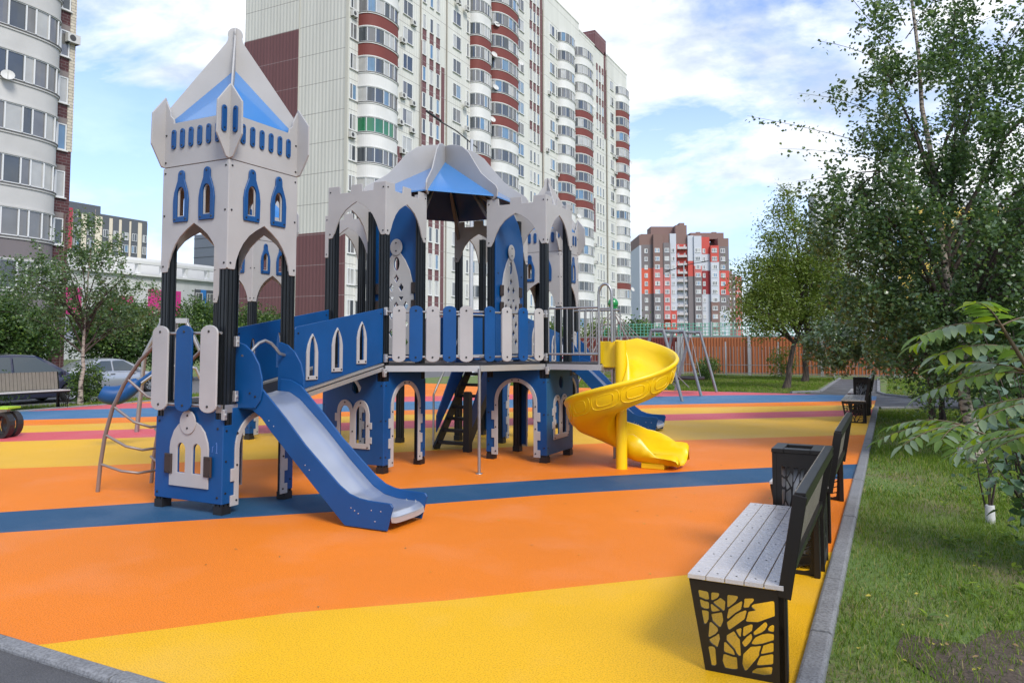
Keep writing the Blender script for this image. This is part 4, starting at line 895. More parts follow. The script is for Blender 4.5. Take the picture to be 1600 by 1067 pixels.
# ---- near left block
lb=thing('apartment_block','pale apartment block with wide bowed glazed balconies and dark brick edges at the left','building',(-48,20,0))
LP=lambda mb,n,m,par=None: part(mb,n,m,par or lb,lb if par else None)
BRICK=None
def brickm(name,c1,c2,mo,sc=1.0):
    m=bpy.data.materials.new(name); m.use_nodes=True; t=m.node_tree; b=t.nodes['Principled BSDF']; b.inputs['Roughness'].default_value=.85
    co=t.nodes.new('ShaderNodeTexCoord').outputs['Object']; s=t.nodes.new('ShaderNodeSeparateXYZ'); t.links.new(co,s.inputs[0]); c=t.nodes.new('ShaderNodeCombineXYZ')
    t.links.new(M_('ADD',s.outputs[0],s.outputs[1],tree=t),c.inputs[0]); t.links.new(s.outputs[2],c.inputs[1])
    k=t.nodes.new('ShaderNodeTexBrick'); k.inputs['Scale'].default_value=sc; k.inputs['Brick Width'].default_value=.5; k.inputs['Row Height'].default_value=.18; k.inputs['Mortar Size'].default_value=.02
    k.inputs['Color1'].default_value=(*c1,1); k.inputs['Color2'].default_value=(*c2,1); k.inputs['Mortar'].default_value=(*mo,1); t.links.new(c.outputs[0],k.inputs['Vector']); t.links.new(k.outputs[0],b.inputs['Base Color']); return m
DBR=brickm('dark_red_brick',(.085,.025,.028),(.06,.02,.022),(.12,.09,.09)); LBR=brickm('cream_brick',(.55,.5,.4),(.48,.43,.34),(.25,.23,.2))
TAUPE=mat('taupe_render',(.17,.15,.155),.85,var=.2,vscale=.4)
F2_=Fac((-44,0,0),(0,1,0),(1,0,0)); g0=lambda k:.95+2.85*k
m=MB(); F2_.box(m,8,26.72,-14,0,-.5,60,0); LP(m,'wall',PLASTER)
m=MB(); F2_.box(m,26.72,27.75,-14,.02,-.5,60,0); LP(m,'brick_corner',DBR)
m=MB(); F2_.box(m,27.42,27.78,-.3,.06,g0(4)+.8,60,0); LP(m,'cream_brick_edge',LBR)
win=[];bal=[]
for k in range(0,15):
    z=g0(k)
    if k>0: win.append(window(F2_,26.84,z+.80,.56,1.6,.02,1,.07))
    for a0,a1 in ((20.4,26.5),(13.6,20.0)):
        b,c_,s_,ch=balcony_b(F2_,a0,a1,1.7,z-.12,k<3,gh0=.90,gh1=2.45,p=2.8,nseg=44,np_=11)
        if k>0: bal.append((b,c_,s_,ch))
cap_parts(lb,'window',win,[WFR,PLASTER]); cap_parts(lb,'balcony',bal,[mat('grey_white_render',(.50,.495,.48),.85,var=.35,vscale=.6),GUT,TAUPE])
m=MB(); F2_.box(m,19.6,20.9,-.1,1.0,-.5,60,0); LP(m,'pier',PLASTER)
for k in range(1,15): m=MB(); F2_.box(m,26.78,27.41,.02,.05,g0(k)+2.42,g0(k)+2.75,0); LP(m,'lintel',mat('lintel_grey',(.2,.17,.16),.8))
m=MB(); F2_.box(m,13,25.6,0,1.5,-.5,2.6,0); LP(m,'brick_base',DBR)
m=MB(); F2_.box(m,13,26.7,0,1.75,2.6,3.1,0); LP(m,'ledge',TAUPE)
for x in (acunit(F2_,27.1,19.75,.08),): LP(x[0],'air_conditioner',[ACW,ACD])
LP(dish(F2_,22.9,16.0,.33,2.0)[0],'satellite_dish',ACW)
m=MB(); m.tube([F2_.P(27.45,.12,0),F2_.P(27.45,.12,9),F2_.P(27.5,.12,9.3)],.05,6); LP(m,'drainpipe',mat('brown_pipe',(.12,.07,.06),.6))
# ---- grey and beige slab block farther off
gb=thing('slab_block','distant mid-rise block striped in beige and dark grey, seen beyond the shopping building','building',(-180,118,0)); GP=lambda mb,n,m,par=None: part(mb,n,m,par or gb,gb if par else None)
F3_=Fac((-169,0,0),(0,1,0),(1,0,0)); m=MB(); F3_.box(m,100,127,-25,0,-.5,32.6,0); GP(m,'wall',mat('beige_cladding',(.68,.61,.49),.8,var=.2,vscale=.2))
DG=mat('dark_grey_cladding',(.09,.10,.115),.7)
m=MB(); F3_.box(m,104,114.5,-20,-.2,32.6,34.6,0); F3_.box(m,100,127,-24.8,.1,32.2,32.75,0); GP(m,'roof_parapet',DG)
m=MB(); F3_.box(m,99.5,107.4,0,.3,-.5,33,0); GP(m,'red_corner',mat('raspberry_cladding',(.35,.04,.07),.7))
win=[];m=MB()
for a0,a1 in ((107.7,109.6),(111,113),(114.9,116.6),(117.6,119.2),(120.0,122.0),(122.6,124.4),(125.6,127.05)):
    F3_.box(m,a0,a1,0,.12,-.5,32.2,0)
    for k in range(9):
        win.append(window(F3_,a0+.2,27.2-3.05*k,a1-a0-.4,1.9,.12,2,.1))
GP(m,'grey_strip',DG); cap_parts(gb,'window',win,[WFR,DG])
# dark tower beyond
dt=MB(); dt.box((-179,150,-.5),(-166,164,32.9)); 
for k in range(12): dt.box((-179.1,149.9,2+2.7*k),(-165.9,164.1,2.12+2.7*k),1)
tag(dt.obj('grey_tower',[mat('blue_grey_cladding',(.12,.14,.17),.6),DG]),'plain dark grey tower seen through the front tower arch','building')
# ---- low shopping building
mall=thing('shopping_building','long low white building with magenta and blue wall panels behind the left trees','building',(-100,80,0)); AP=lambda mb,n,m,par=None: part(mb,n,m,par or mall,mall if par else None)
F4=Fac((-95,0,0),(0,1,0),(1,0,0)); m=MB(); F4.box(m,50,100,-16,0,-.5,11.2,0); AP(m,'wall',facadem('white_sheet_cladding',(.74,.76,.78),(.5,.51,.52),False,1.4,0))
m=MB(); F4.box(m,50,100,-.5,.5,11.2,11.5,0); F4.box(m,50,100,-.6,.4,12.9,13.3,0)
for k in range(13): F4.box(m,50+4*k,50.4+4*k,-.5,.3,11.5,12.9,0)
F4.box(m,50,100,-8,-2,11.5,14.0,0); AP(m,'roof_canopy',mat('white_steel',(.75,.76,.77),.6))
PK=mat('magenta_panel',(.62,.04,.26),.6); BLP=mat('sky_blue_panel',(.03,.22,.62),.6); LIL=mat('lilac_panel',(.4,.4,.55),.7)
for q in ((58,62,5.4,8.9),(66,69.5,5.0,8.2),(71.9,77.4,5.4,9.4)): m=MB(); F4.box(m,q[0],q[1],0,.08,q[2],q[3],0); AP(m,'magenta_panel',PK)
m=MB(); F4.box(m,81.0,82.0,0,.1,2,9.9,0); F4.box(m,84.2,86,0,.1,2,9.9,0); AP(m,'blue_panel',BLP)
m=MB(); F4.box(m,79.9,81.0,0,.06,2,9.9,0); F4.box(m,82,84.2,0,.06,2,9.9,0); AP(m,'grey_panel',DG)
for a in (80.0,82.1): 
    for z in (3.2,7.4): x=window(F4,a+.05,z,1.3,2.0,.1,2,.1); p=AP(x[0],'window',[WFR,WFR]); AP(x[3][0][1],'pane',GL,p)
m=MB(); F4.box(m,60,78,0,.05,2.2,4.8,0); AP(m,'lilac_panel',LIL)
# ---- red, grey and white blocks on the horizon
rr=R(YAW); ca=Vector((math.cos(rr),math.sin(rr),0)); cn=Vector((math.sin(rr),-math.cos(rr),0))
def at(u,d,z=0): # point straight out at view distance d
    fw=Vector((-math.sin(rr),math.cos(rr),0)); return fw*d+ca*((u-800)/1168*d)
rb=thing('apartment_block','red, grey and white patchwork tower block on the horizon beyond the fence','building',tuple(at(1070,255))); RP=lambda mb,n,m,par=None: part(mb,n,m,par or rb,rb if par else None)
k_=250/1168*1.0
F5=Fac(tuple(at(1003,250)),tuple(ca),tuple(cn)); z_=lambda v: 1.6+(537-v)*k_; A_=lambda u:(u-1003)*k_
cols5=dict(t=mat('brown_render',(.20,.125,.11),.85,var=.2,vscale=.1),g=mat('grey_render',(.16,.14,.145),.85),r=mat('red_render',(.46,.07,.055),.8),o=mat('orange_red_render',(.50,.09,.05),.8),w=mat('pale_blue_render',(.46,.48,.53),.85),p=mat('salmon_render',(.45,.13,.12),.8),d=mat('crimson_render',(.22,.02,.025),.8))
ck=list(cols5); cm=[cols5[c] for c in ck]
m=MB()
def blk(u0,u1,v0,v1,c,n0=-12,n1=0): F5.box(m,A_(u0),A_(u1),n0,n1,z_(v1),z_(v0),ck.index(c))
# columns (u range, projection) with stacked colours from the top down
colsp=[(1003,1021,0,[(365,382,'t'),(382,419,'g'),(419,459,'o'),(459,545,'g')]),
(1021,1036,1.5,[(366,419,'t'),(419,459,'p'),(459,545,'g')]),(1036,1047,.6,[(366,400,'t'),(400,430,'g'),(430,500,'p'),(500,545,'o')]),(1047,1057,1.2,[(365,484,'w'),(484,545,'r')]) if 0 else (1036.2,1047,1.8,[(380,430,'g'),(430,500,'p')]),
(1047,1048,0,[(366,545,'w')]),(1036+11.2,1047+10,1.0,[(365,485,'w'),(485,545,'r')]),(1057.2,1075,0,[(351,381,'t'),(381,432,'r'),(432,545,'w')]),
(1075.2,1084,1,[(368,408,'w'),(408,432,'r'),(432,545,'g')]),(1084.2,1096,1.6,[(369,416,'w'),(416,432,'p'),(432,470,'g'),(470,545,'g')]),
(1096.2,1110,.3,[(370,397,'r'),(397,423,'w'),(423,460,'d'),(460,545,'w')]),(1110.2,1123,1.5,[(384,410,'r'),(410,472,'w'),(472,500,'t'),(500,545,'t')]),(1123.2,1140,.4,[(372,385,'t'),(385,423,'g'),(423,461,'r'),(461,486,'g'),(486,545,'w')])]
for u0,u1,n1,st in colsp:
    for v0,v1,c in st: blk(u0,u1,v0,v1,c,-12,n1)
RP(m,'wall',cm)
m=MB(); s5=lambda u0,u1,v0,v1,c,n0,n1: F5.box(m,A_(u0),A_(u1),n0,n1,z_(v1),z_(v0),ck.index(c))
s5(1021,1057,351,366,'t',-10,-3); s5(1084,1137,361,371,'t',-10,-3); s5(1064,1072,347,352,'t',-8,-.5); s5(1095,1101,359,362,'t',-8,-4); s5(1120,1127,359,362,'t',-8,-4); RP(m,'roof_house',cm)
# pale left end wall running back
m=MB(); El=Fac(tuple(at(1003,250)),tuple(-cn),tuple(-ca)); El.box(m,0,27,0,.6,-.5,z_(383),0); El.box(m,0,27,0,.6,z_(383),z_(366),1); RP(m,'end_wall',[cols5['w'],cols5['t']])
win=[]
for j in range(13):
    v=388+12.9*j
    for u,w_,pn,n1 in ((1008,5,2,0.02),(1023,7.5,3,1.52),(1038,7,3,1.82),(1049.5,5,2,1.02),(1060,2.6,1,.02),(1070,2.6,1,.02),(1086,8,3,1.62),(1099,4,2,.32),(1112,8,3,1.52),(1127,7,2,.42)):
        if v+7>540: continue
        vv=v-(6 if u==1060 or u==1070 else 0)
        win.append(window(F5,A_(u),z_(vv+7),w_*k_,6.6*k_,n1,pn,.14))
cap_parts(rb,'window',win,[WFR,cols5['w']])
for j in range(12): m=MB(); F5.box(m,A_(1059),A_(1073.5),0,1.3,z_(390+12.9*j),z_(389.2+12.9*j),0); F5.box(m,A_(1059),A_(1073.5),1.25,1.3,z_(390+12.9*j),z_(386+12.9*j),1); RP(m,'balcony_slab',[cols5['t'],mat('pale_railing',(.45,.42,.42),.7)])
fb=MB(); 
FF=Fac(tuple(at(1138,380)),tuple(ca),tuple(cn)); kk=380/1168
for i,(u0,u1,v0,c) in enumerate(((1139,1145,423,0),(1145.2,1150,428,1),(1150.2,1160,432,2))):
    FF.box(fb,(u0-1138)*kk,(u1-1138)*kk,-10,0,-.5,1.6+(537-v0)*kk,c)
for j in range(9):
    for u in (1141,1147,1152.5,1156): FF.box(fb,(u-1138)*kk,(u+1.6-1138)*kk,0,.2,1.6+(95-9*j)*kk,1.6+(99-9*j)*kk,3)
tag(fb.obj('apartment_block',[cols5['t'],cols5['g'],cols5['p'],WFR]),'farthest grey and brown block peeping past the patchwork block','building')
# ---- coloured block behind the birch
cbk=thing('school_building','white building with yellow, red and blue panels half hidden behind the birch','building',(2,62,0)); QP=lambda mb,n,m,par=None: part(mb,n,m,par or cbk,cbk if par else None)
F6=Fac(tuple(at(1279,60)),tuple(ca),tuple(cn)); m=MB(); F6.box(m,0,26,-1.5,0,-.5,13.8,0); QP(m,'wall',mat('white_render',(.55,.56,.57),.85))
m=MB(); F6.box(m,7,19,0,.06,9.0,12.6,0); F6.box(m,6,14,0,.06,4.0,8.2,0); QP(m,'yellow_panel',mat('yellow_render',(.55,.38,.08),.8))
m=MB(); F6.box(m,14.6,16.6,0.06,.12,8.0,10.8,0); F6.box(m,15.8,17.2,0.0,.12,1.0,6.4,0); QP(m,'red_panel',cols5['r'])
m=MB(); F6.box(m,5,9.5,0.06,.12,9.3,9.9,0); QP(m,'blue_panel',BLP)
for j in range(3):
    for i in range(7): x=window(F6,1.2+3.4*i,1.2+4.0*j,1.8,1.9,.14,2,.12); p=QP(x[0],'window',[WFR,WFR]); QP(x[3][0][1],'pane',GL,p)
# ================================================================ FENCES
FY=39.6
WOOD=mat('rust_brown_sheet',(.40,.13,.045),.6,var=.4,vscale=.6); WOODR=mat('dark_red_sheet',(.17,.03,.022),.6,var=.3,vscale=.6)
def corr(x0_,x1_,mt,lbl):
    t=thing('sheet_fence',lbl,'fence',((x0_+x1_)/2,FY,0)); m=MB(); n=int((x1_-x0_)/.15); vs=[]
    for i in range(n+1):
        for s_ in (0,1): vs.append((x0_+(x1_-x0_)*(i+ (.0 if s_==0 else .5))/(n+.5),FY+(.045 if s_ else 0),0))
    pts=[]
    for i in range(n+1):
        x=x0_+(x1_-x0_)*i/(n+1); st=(x1_-x0_)/(n+1); pts+=[(x,FY),(x+st*.45,FY),(x+st*.55,FY+.045),(x+st*.95,FY+.045)]
    vs=[(x,y,z) for z in (.06,1.92) for x,y in pts]; k=len(pts); m.add(vs,[(i,i+1,k+i+1,k+i) for i in range(k-1)]); m.box((x0_,FY+.05,.3),(x1_,FY+.09,.36)); m.box((x0_,FY+.05,1.6),(x1_,FY+.09,1.66))
    part(m,'corrugated_panel',mt,t)
    nb=int((x1_-x0_)/3); 
    for i in range(nb+1):
        x=x0_+(x1_-x0_)*i/max(1,nb); m=MB(); m.box((x-.07,FY-.10,0),(x+.07,FY-.02,2.0)); part(m,'post',ALU,t)
    return t
corr(-9.9,3.8,WOOD,'rust-brown corrugated fence running behind the back lawn'); corr(-16.5,-10.1,WOODR,'dark red corrugated fence behind the swing frame')
t=thing('railing_fence','low grey metal railing of thin bars in front of the brown fence','fence',(-5,38.2,0)); m=MB()
for i in range(110): x=-15+i*.17; m.box((x-.011,38.19,.05),(x+.011,38.21,1.45))
part(m,'bars',GALV,t)['kind']='stuff'
for z in (.16,.55,):
    m=MB(); m.box((-15,38.18,z-.015),(3.8,38.22,z+.015)); part(m,'rail',GALV,t)
for i in range(8): m=MB(); m.box((-14.9+i*2.5-.03,38.17,0),(-14.9+i*2.5+.03,38.23,1.7)); part(m,'post',ALU,t)
t=thing('ball_net_fence','green sports netting on poles above the brown fence','fence',(-14,52,0)); m=MB()
NETM=mat('green_netting',(.12,.38,.28),.7)
for i in range(60): x=-19+i*.27; m.box((x-.018,51.98,1.6),(x+.018,52.02,3.05))
for i in range(7): m.box((-19,51.99,1.7+.21*i),(-3,52.01,1.74+.21*i))
part(m,'netting',NETM,t)['kind']='stuff'
for i in range(5): m=MB(); m.tube([(-19+4*i,52,0),(-19+4*i,52,3.1)],.05,6); part(m,'pole',ALU,t)
m=MB(); m.box((-22,46,0),(-4,46.3,2.05)); 
for i in range(24): m.box((-22+.75*i,45.97,1.75),(-21.55+.75*i,46,1.98),1)
tag(m.obj('concrete_wall',[mat('grey_concrete',(.22,.22,.22),.85,var=.3,vscale=.6),mat('dark_opening',(.05,.05,.05),.8)]),'long grey concrete wall with slots beyond the brown fence','wall')
# ================================================================ VEGETATION
def leafmat(name,col,trans=.35,rough=.45,spec=.35):
    if name in MATS: return MATS[name]
    m=bpy.data.materials.new(name); m.use_nodes=True; t=m.node_tree; b=t.nodes['Principled BSDF']; o=t.nodes['Material Output']
    b.inputs['Base Color'].default_value=(*col,1); b.inputs['Roughness'].default_value=rough; b.inputs['Specular IOR Level'].default_value=spec
    tr=t.nodes.new('ShaderNodeBsdfTranslucent'); tr.inputs[0].default_value=(col[0]*1.5,col[1]*1.6,col[2]*.7,1)
    mx=t.nodes.new('ShaderNodeMixShader'); mx.inputs[0].default_value=trans; t.links.new(b.outputs[0],mx.inputs[1]); t.links.new(tr.outputs[0],mx.inputs[2]); t.links.new(mx.outputs[0],o.inputs['Surface'])
    MATS[name]=m; return m
def barkm(name,col,dark,sc,thr):
    m=bpy.data.materials.new(name); m.use_nodes=True; t=m.node_tree; b=t.nodes['Principled BSDF']; b.inputs['Roughness'].default_value=.9
    co=t.nodes.new('ShaderNodeTexCoord').outputs['Object']; mp=t.nodes.new('ShaderNodeMapping'); mp.inputs['Scale'].default_value=sc; t.links.new(co,mp.inputs[0])
    n=t.nodes.new('ShaderNodeTexNoise'); n.inputs['Scale'].default_value=1; n.inputs['Detail'].default_value=6; t.links.new(mp.outputs[0],n.inputs['Vector'])
    r=t.nodes.new('ShaderNodeValToRGB'); r.color_ramp.elements[0].position=thr-.05; r.color_ramp.elements[0].color=(*dark,1); r.color_ramp.elements[1].position=thr+.05; r.color_ramp.elements[1].color=(*col,1); t.links.new(n.outputs[0],r.inputs[0]); t.links.new(r.outputs[0],b.inputs['Base Color'])
    bp=t.nodes.new('ShaderNodeBump'); bp.inputs['Strength'].default_value=.7; bp.inputs['Distance'].default_value=.02; t.links.new(n.outputs[0],bp.inputs['Height']); t.links.new(bp.outputs[0],b.inputs['Normal']); return m
BIRCHB=barkm('birch_bark',(.34,.29,.24),(.05,.04,.035),(9,9,26),.46); BARK=barkm('dark_bark',(.075,.055,.042),(.03,.022,.018),(22,22,5),.5); TWIG=mat('twig',(.05,.035,.028),.8)
LG=[leafmat('birch_leaf_dark',(.055,.10,.042),.35,.35,.7),leafmat('birch_leaf',(.085,.145,.06),.4,.3,.8),leafmat('birch_leaf_light',(.14,.21,.10),.4,.3,.8)]
LY=[leafmat('yellow_green_leaf',(.135,.19,.035)),leafmat('mid_green_leaf',(.11,.165,.03)),leafmat('olive_leaf',(.15,.19,.045))]
LS=[leafmat('silvery_leaf',(.12,.18,.10),.2,.3,.6),leafmat('silvery_leaf_dark',(.065,.11,.055),.2,.3,.6),LG[1]]
LD=[leafmat('bush_leaf_dark',(.045,.085,.028)),leafmat('bush_leaf',(.07,.13,.035)),leafmat('bush_leaf_bright',(.13,.20,.04))]
def leaves(name,C,size,mats,parent,wts=(.4,.4,.2),asp=.62,up=.35,fold=True,grand=None,droop=0):
    """many small rhombic leaves at the points C (world space)"""
    C=np.asarray(C,float); n=len(C)
    nrm=nr.normal(size=(n,3)); nrm[:,2]=np.abs(nrm[:,2])+up; nrm/=np.linalg.norm(nrm,axis=1)[:,None]
    t=nr.normal(size=(n,3)); t[:,2]-=droop; t-=nrm*(t*nrm).sum(1)[:,None]; t/=np.linalg.norm(t,axis=1)[:,None]; b=np.cross(nrm,t)
    s=size*nr.uniform(.65,1.3,n)[:,None]
    P=np.stack([C-t*s*.5,C-t*s*.05+b*s*asp*.5+nrm*s*.06,C+t*s*.5,C-t*s*.05-b*s*asp*.5+nrm*s*.06],1).reshape(-1,3)
    W_=WM[(grand or parent).name].inverted(); P=P@np.array(W_.to_3x3()).T+np.array(W_.translation)
    me=bpy.data.meshes.new(name); me.vertices.add(4*n); me.vertices.foreach_set('co',P.ravel())
    i=np.arange(n)*4
    T=np.stack([i,i+1,i+2,i,i+2,i+3],1).reshape(-1)
    me.loops.add(6*n); me.loops.foreach_set('vertex_index',T.astype(np.int32)); me.polygons.add(2*n); me.polygons.foreach_set('loop_start',(np.arange(2*n)*3).astype(np.int32)); me.polygons.foreach_set('loop_total',np.full(2*n,3,np.int32))
    for m in mats: me.materials.append(m)
    mi=nr.choice(len(mats),n,p=np.array(wts)/sum(wts)); me.polygons.foreach_set('material_index',np.repeat(mi,2).astype(np.int32)); me.update(); me.validate()
    o=bpy.data.objects.new(name,me); COL.objects.link(o); o.parent=parent; return o
def interp(path,t):
    n=len(path)-1; f=min(t*n,n-1e-6); i=int(f); f-=i; return Vector(path[i])*(1-f)+Vector(path[i+1])*f
def tree(label,path,r0,ells,ncl,per,sig,lsize,mats,bark=BARK,nlimb=10,name='tree',cat='tree',group=None,wts=(.4,.4,.2),strand=0,t0=.3,asp=.62,stems=1,twig=True,kind='tree',rtw=.010):
    """path: trunk points; ells: crown lobes [(centre, radii, weight)]; leaves hang in clumps round twig ends"""
    root=thing(name,label,cat,path[0],0,group)
    m=MB(); k=14; pts=[interp(path,i/k) for i in range(k+1)]; pts=[p+Vector((rnd.uniform(-1,1),rnd.uniform(-1,1),0))*r0*.35*(0 if i==0 else 1) for i,p in enumerate(pts)]
    m.tube(pts,[r0*(1.25 if i==0 else 1)*(1-.93*(i/k)**.62) for i in range(k+1)],10); part(m,'trunk' if kind=='tree' else 'stem',bark,root)
    cl=[]; ws=[e[2] for e in ells]
    lim=MB(); tips=[]
    for i in range(nlimb):
        c,rr_,_=rnd.choices(ells,ws)[0]
        while 1:
            d=Vector((rnd.uniform(-1,1),rnd.uniform(-1,1),rnd.uniform(-.8,1)))
            if .35<d.length<1: break
        tip=Vector(c)+Vector((d.x*rr_[0],d.y*rr_[1],d.z*rr_[2])); h0=path[0][2]; H_=path[-1][2]-h0
        ts=max(t0,min(.93,(tip.z-h0)/H_*.75+rnd.uniform(-.1,.05))); s=interp(path,ts); mid=s.lerp(tip,.5)+Vector((0,0,.12*(tip-s).length))
        rb=r0*(1-.86*ts)*.5; q=[s,s.lerp(mid,.5)+Vector((rnd.uniform(-.04,.04),rnd.uniform(-.04,.04),0)),mid,mid.lerp(tip,.5),tip]
        lim.tube(q,[rb,rb*.8,rb*.6,rb*.42,max(.004,rb*.2)],6,cap=False); tips.append(tip)
        for j in range(4):
            a=q[rnd.choice((2,3,4))]; e=a+Vector((rnd.gauss(0,rr_[0]*.25),rnd.gauss(0,rr_[1]*.25),rnd.gauss(0,rr_[2]*.2))); lim.tube([a,a.lerp(e,.5)+Vector((0,0,.05)),e],[rb*.3,rb*.2,.004],5,cap=False); tips.append(e)
    part(lim,'branches' if kind=='tree' else 'branch',bark if bark is not BIRCHB else TWIG,root)
    cen=[]
    for e in ells:
        c,rr_,w_=e; n=int(ncl*w_/sum(ws)); c=np.array(c)
        d=nr.normal(size=(n,3)); d/=np.linalg.norm(d,axis=1)[:,None]; r_=nr.uniform(.25,1,n)**.45; jag=1+.16*np.sin(d[:,0]*7+d[:,2]*5+c[0])+.1*np.sin(d[:,1]*13+d[:,2]*9)
        cen.append(c+d*(r_*jag)[:,None]*np.array(rr_))
    cen=np.concatenate(cen); 
    tp=np.array([tuple(t) for t in tips]); 
    # pull clumps towards twig tips so that gaps open between them
    if len(tp): 
        D=((cen[:,None]-tp[None])**2).sum(2); j=D.argmin(1); cen=cen*(.72)+tp[j]*.28 if twig else cen
    pts=np.repeat(cen,per,0); 
    if strand:
        pts=pts+nr.normal(size=pts.shape)*sig*.45; pts[:,2]-=np.tile(np.linspace(0,strand,per),len(cen))*np.repeat(nr.uniform(.4,1.2,len(cen)),per)
    else: pts=pts+nr.normal(size=pts.shape)*sig
    pts=pts[pts[:,2]>path[0][2]+.05]
    leaves('foliage' if kind!='tree' else 'crown',pts,lsize,mats,root,wts,asp,droop=1 if strand else 0)
    return root,cen,pts
# big birch over the right-hand lawn
bx,by=.99,12.1
tree('tall birch with hanging dark green leaves and peeling pale trunk on the right lawn',[(bx,by,-.03),(bx-.1,by-.05,1.0),(bx-.22,by-.12,2.2),(bx-.36,by-.15,3.6),(bx-.5,by-.1,5.2),(bx-.62,by-.1,7.0),(bx-.7,by-.1,8.6)],.105,
 [((.75,12.0,3.0),(1.55,1.5,1.45),5.2),((1.7,12.6,2.5),(1.5,1.4,1.5),3.2),((-.35,11.5,3.1),(1.05,1.0,1.3),2.3),((.5,11.9,4.9),(1.25,1.2,1.1),1.8),((1.6,12.4,4.9),(1.4,1.2,1.2),2.1),((.4,11.9,6.5),(.8,.8,1.3),.8),((1.7,12.4,6.5),(1.2,1.0,1.3),1.1),((.9,12.2,1.75),(1.5,1.2,.85),2.4)],2500,30,.11,.058,LG,BIRCHB,34,strand=.42,t0=.28,asp=.78,name='birch_tree')
# thin leafy shoots reaching left against the sky
def shoots(root_label,specs,parent,lsize,mats,rad=.006,dens=38):
    m=MB(); P=[]
    for a,b,sag in specs:
        a=Vector(a);b=Vector(b);k=10; q=[a.lerp(b,i/k)+Vector((0,0,sag*math.sin(math.pi*i/k))) for i in range(k+1)]; m.tube(q,[rad*(1.3-i/k) for i in range(k+1)],5,cap=False)
        n=int((b-a).length*dens)
        for i in range(n):
            p=interp(q,.15+.85*i/n); P.append(tuple(p+Vector((rnd.gauss(0,.05),rnd.gauss(0,.05),rnd.gauss(-.05,.05)))))
    part(m,'shoots',TWIG,parent); leaves('shoot_leaves',P,lsize,mats,parent,droop=1,asp=.78)
birch=[o for o in bpy.data.objects if o.get('label','').startswith('tall birch')][0]
shoots('',[((.45,12.0,4.2),(-1.75,10.9,4.85),.05),((.45,12.0,4.0),(-1.35,11.0,4.35),.1),((.4,12,3.8),(-1.15,11.2,3.9),.12),((.4,12.0,4.6),(-1.1,11.3,5.2),.12),((.35,12.0,5.4),(-.85,11.5,6.0),.1),((.3,12.0,5.6),(-.6,11.5,6.9),.0),((.3,12,6.2),(-.2,11.7,7.4),.0),((.3,12,6.0),(1.3,12.4,7.2),.1),((.4,12,5.4),(1.7,12.4,6.3),.2),((.9,12.2,5.6),(1.0,12.2,7.5),.1),((1.2,12.3,5),(2.3,12.9,7.0),.2),((.35,12,7.2),(-.35,11.8,8.0),.1),((.32,12,7.0),(1.0,12.3,8.3),.1)],birch,.055,LG)
# silvery tree behind, low and broad
tree('low broad tree with silvery hanging leaves between the birch and the fence',[(.9,17.8,-.03),(.85,17.7,1.2),(.6,17.5,2.6),(.5,17.4,4.4)],.07,[((-.3,17.2,1.9),(1.25,1.2,.85),2),((.9,17.8,2.8),(1.5,1.4,1.4),3),((-1.0,16.6,1.65),(.75,.9,.55),1.1),((1.9,18,2.2),(1.4,1.4,1.3),2)],1000,26,.12,.085,LS,BARK,22,strand=.3,asp=.5)
TG='young yellow-green trees on the back lawn'
tree('nearer leaning yellow-green tree on the back lawn left of the path',[(-3.4,28.4,-.03),(-3.15,28.5,1.3),(-2.85,28.6,2.8),(-2.9,28.6,4.6),(-3.3,28.4,7.3)],.13,[((-3.1,28.4,3.6),(1.6,1.6,1.4),3),((-3.3,28.3,5.2),(1.25,1.1,1.3),1.9),((-2.2,28.5,4.3),(1.2,1.1,1.1),1.4),((-4.2,28,3.9),(1.1,1.1,1.0),1.2),((-4.0,27.8,2.6),(1.2,1.3,.9),1.6),((-2.0,28.8,2.7),(1.1,1.2,.9),1.4),((-3.35,28.4,6.7),(.4,.4,.8),.35)],1250,24,.17,.11,LY,BARK,22,group=None,asp=.45,wts=(.4,.35,.25))
tree('farther upright yellow-green tree beside the path, nearest the brown fence',[(-3.36,34.4,-.03),(-3.3,34.4,1.6),(-3.2,34.4,3.4),(-3.1,34.4,6.2)],.15,[((-3.0,34.2,4.0),(2.1,1.8,1.7),3),((-4.8,34,3.6),(1.5,1.5,1.4),1.6),((-1.4,34,3.4),(1.7,1.6,1.3),1.8)],800,22,.2,.14,LY,BARK,18,asp=.45,wts=(.3,.45,.25))
# dense mass on the right behind the birch
tree('dense dark tree filling the right edge behind the birch',[(3.2,15.2,-.03),(3.2,15.2,2),(3.1,15.2,5)],.12,[((3.0,15,1.9),(1.9,1.5,1.7),3),((3.6,15.5,3.8),(1.9,1.6,1.5),2)],1300,24,.16,.10,LG,BARK,16,asp=.7)
tree('dark bushy tree on the right lawn behind the silvery one',[(3.0,22.5,-.03),(3.0,22.5,2),(3.0,22.5,5.2)],.12,[((2.6,22,2.0),(2.5,1.8,1.9),3),((3.6,22.5,4.0),(2.3,1.8,1.5),2)],1100,20,.2,.13,LD,BARK,14,asp=.7)
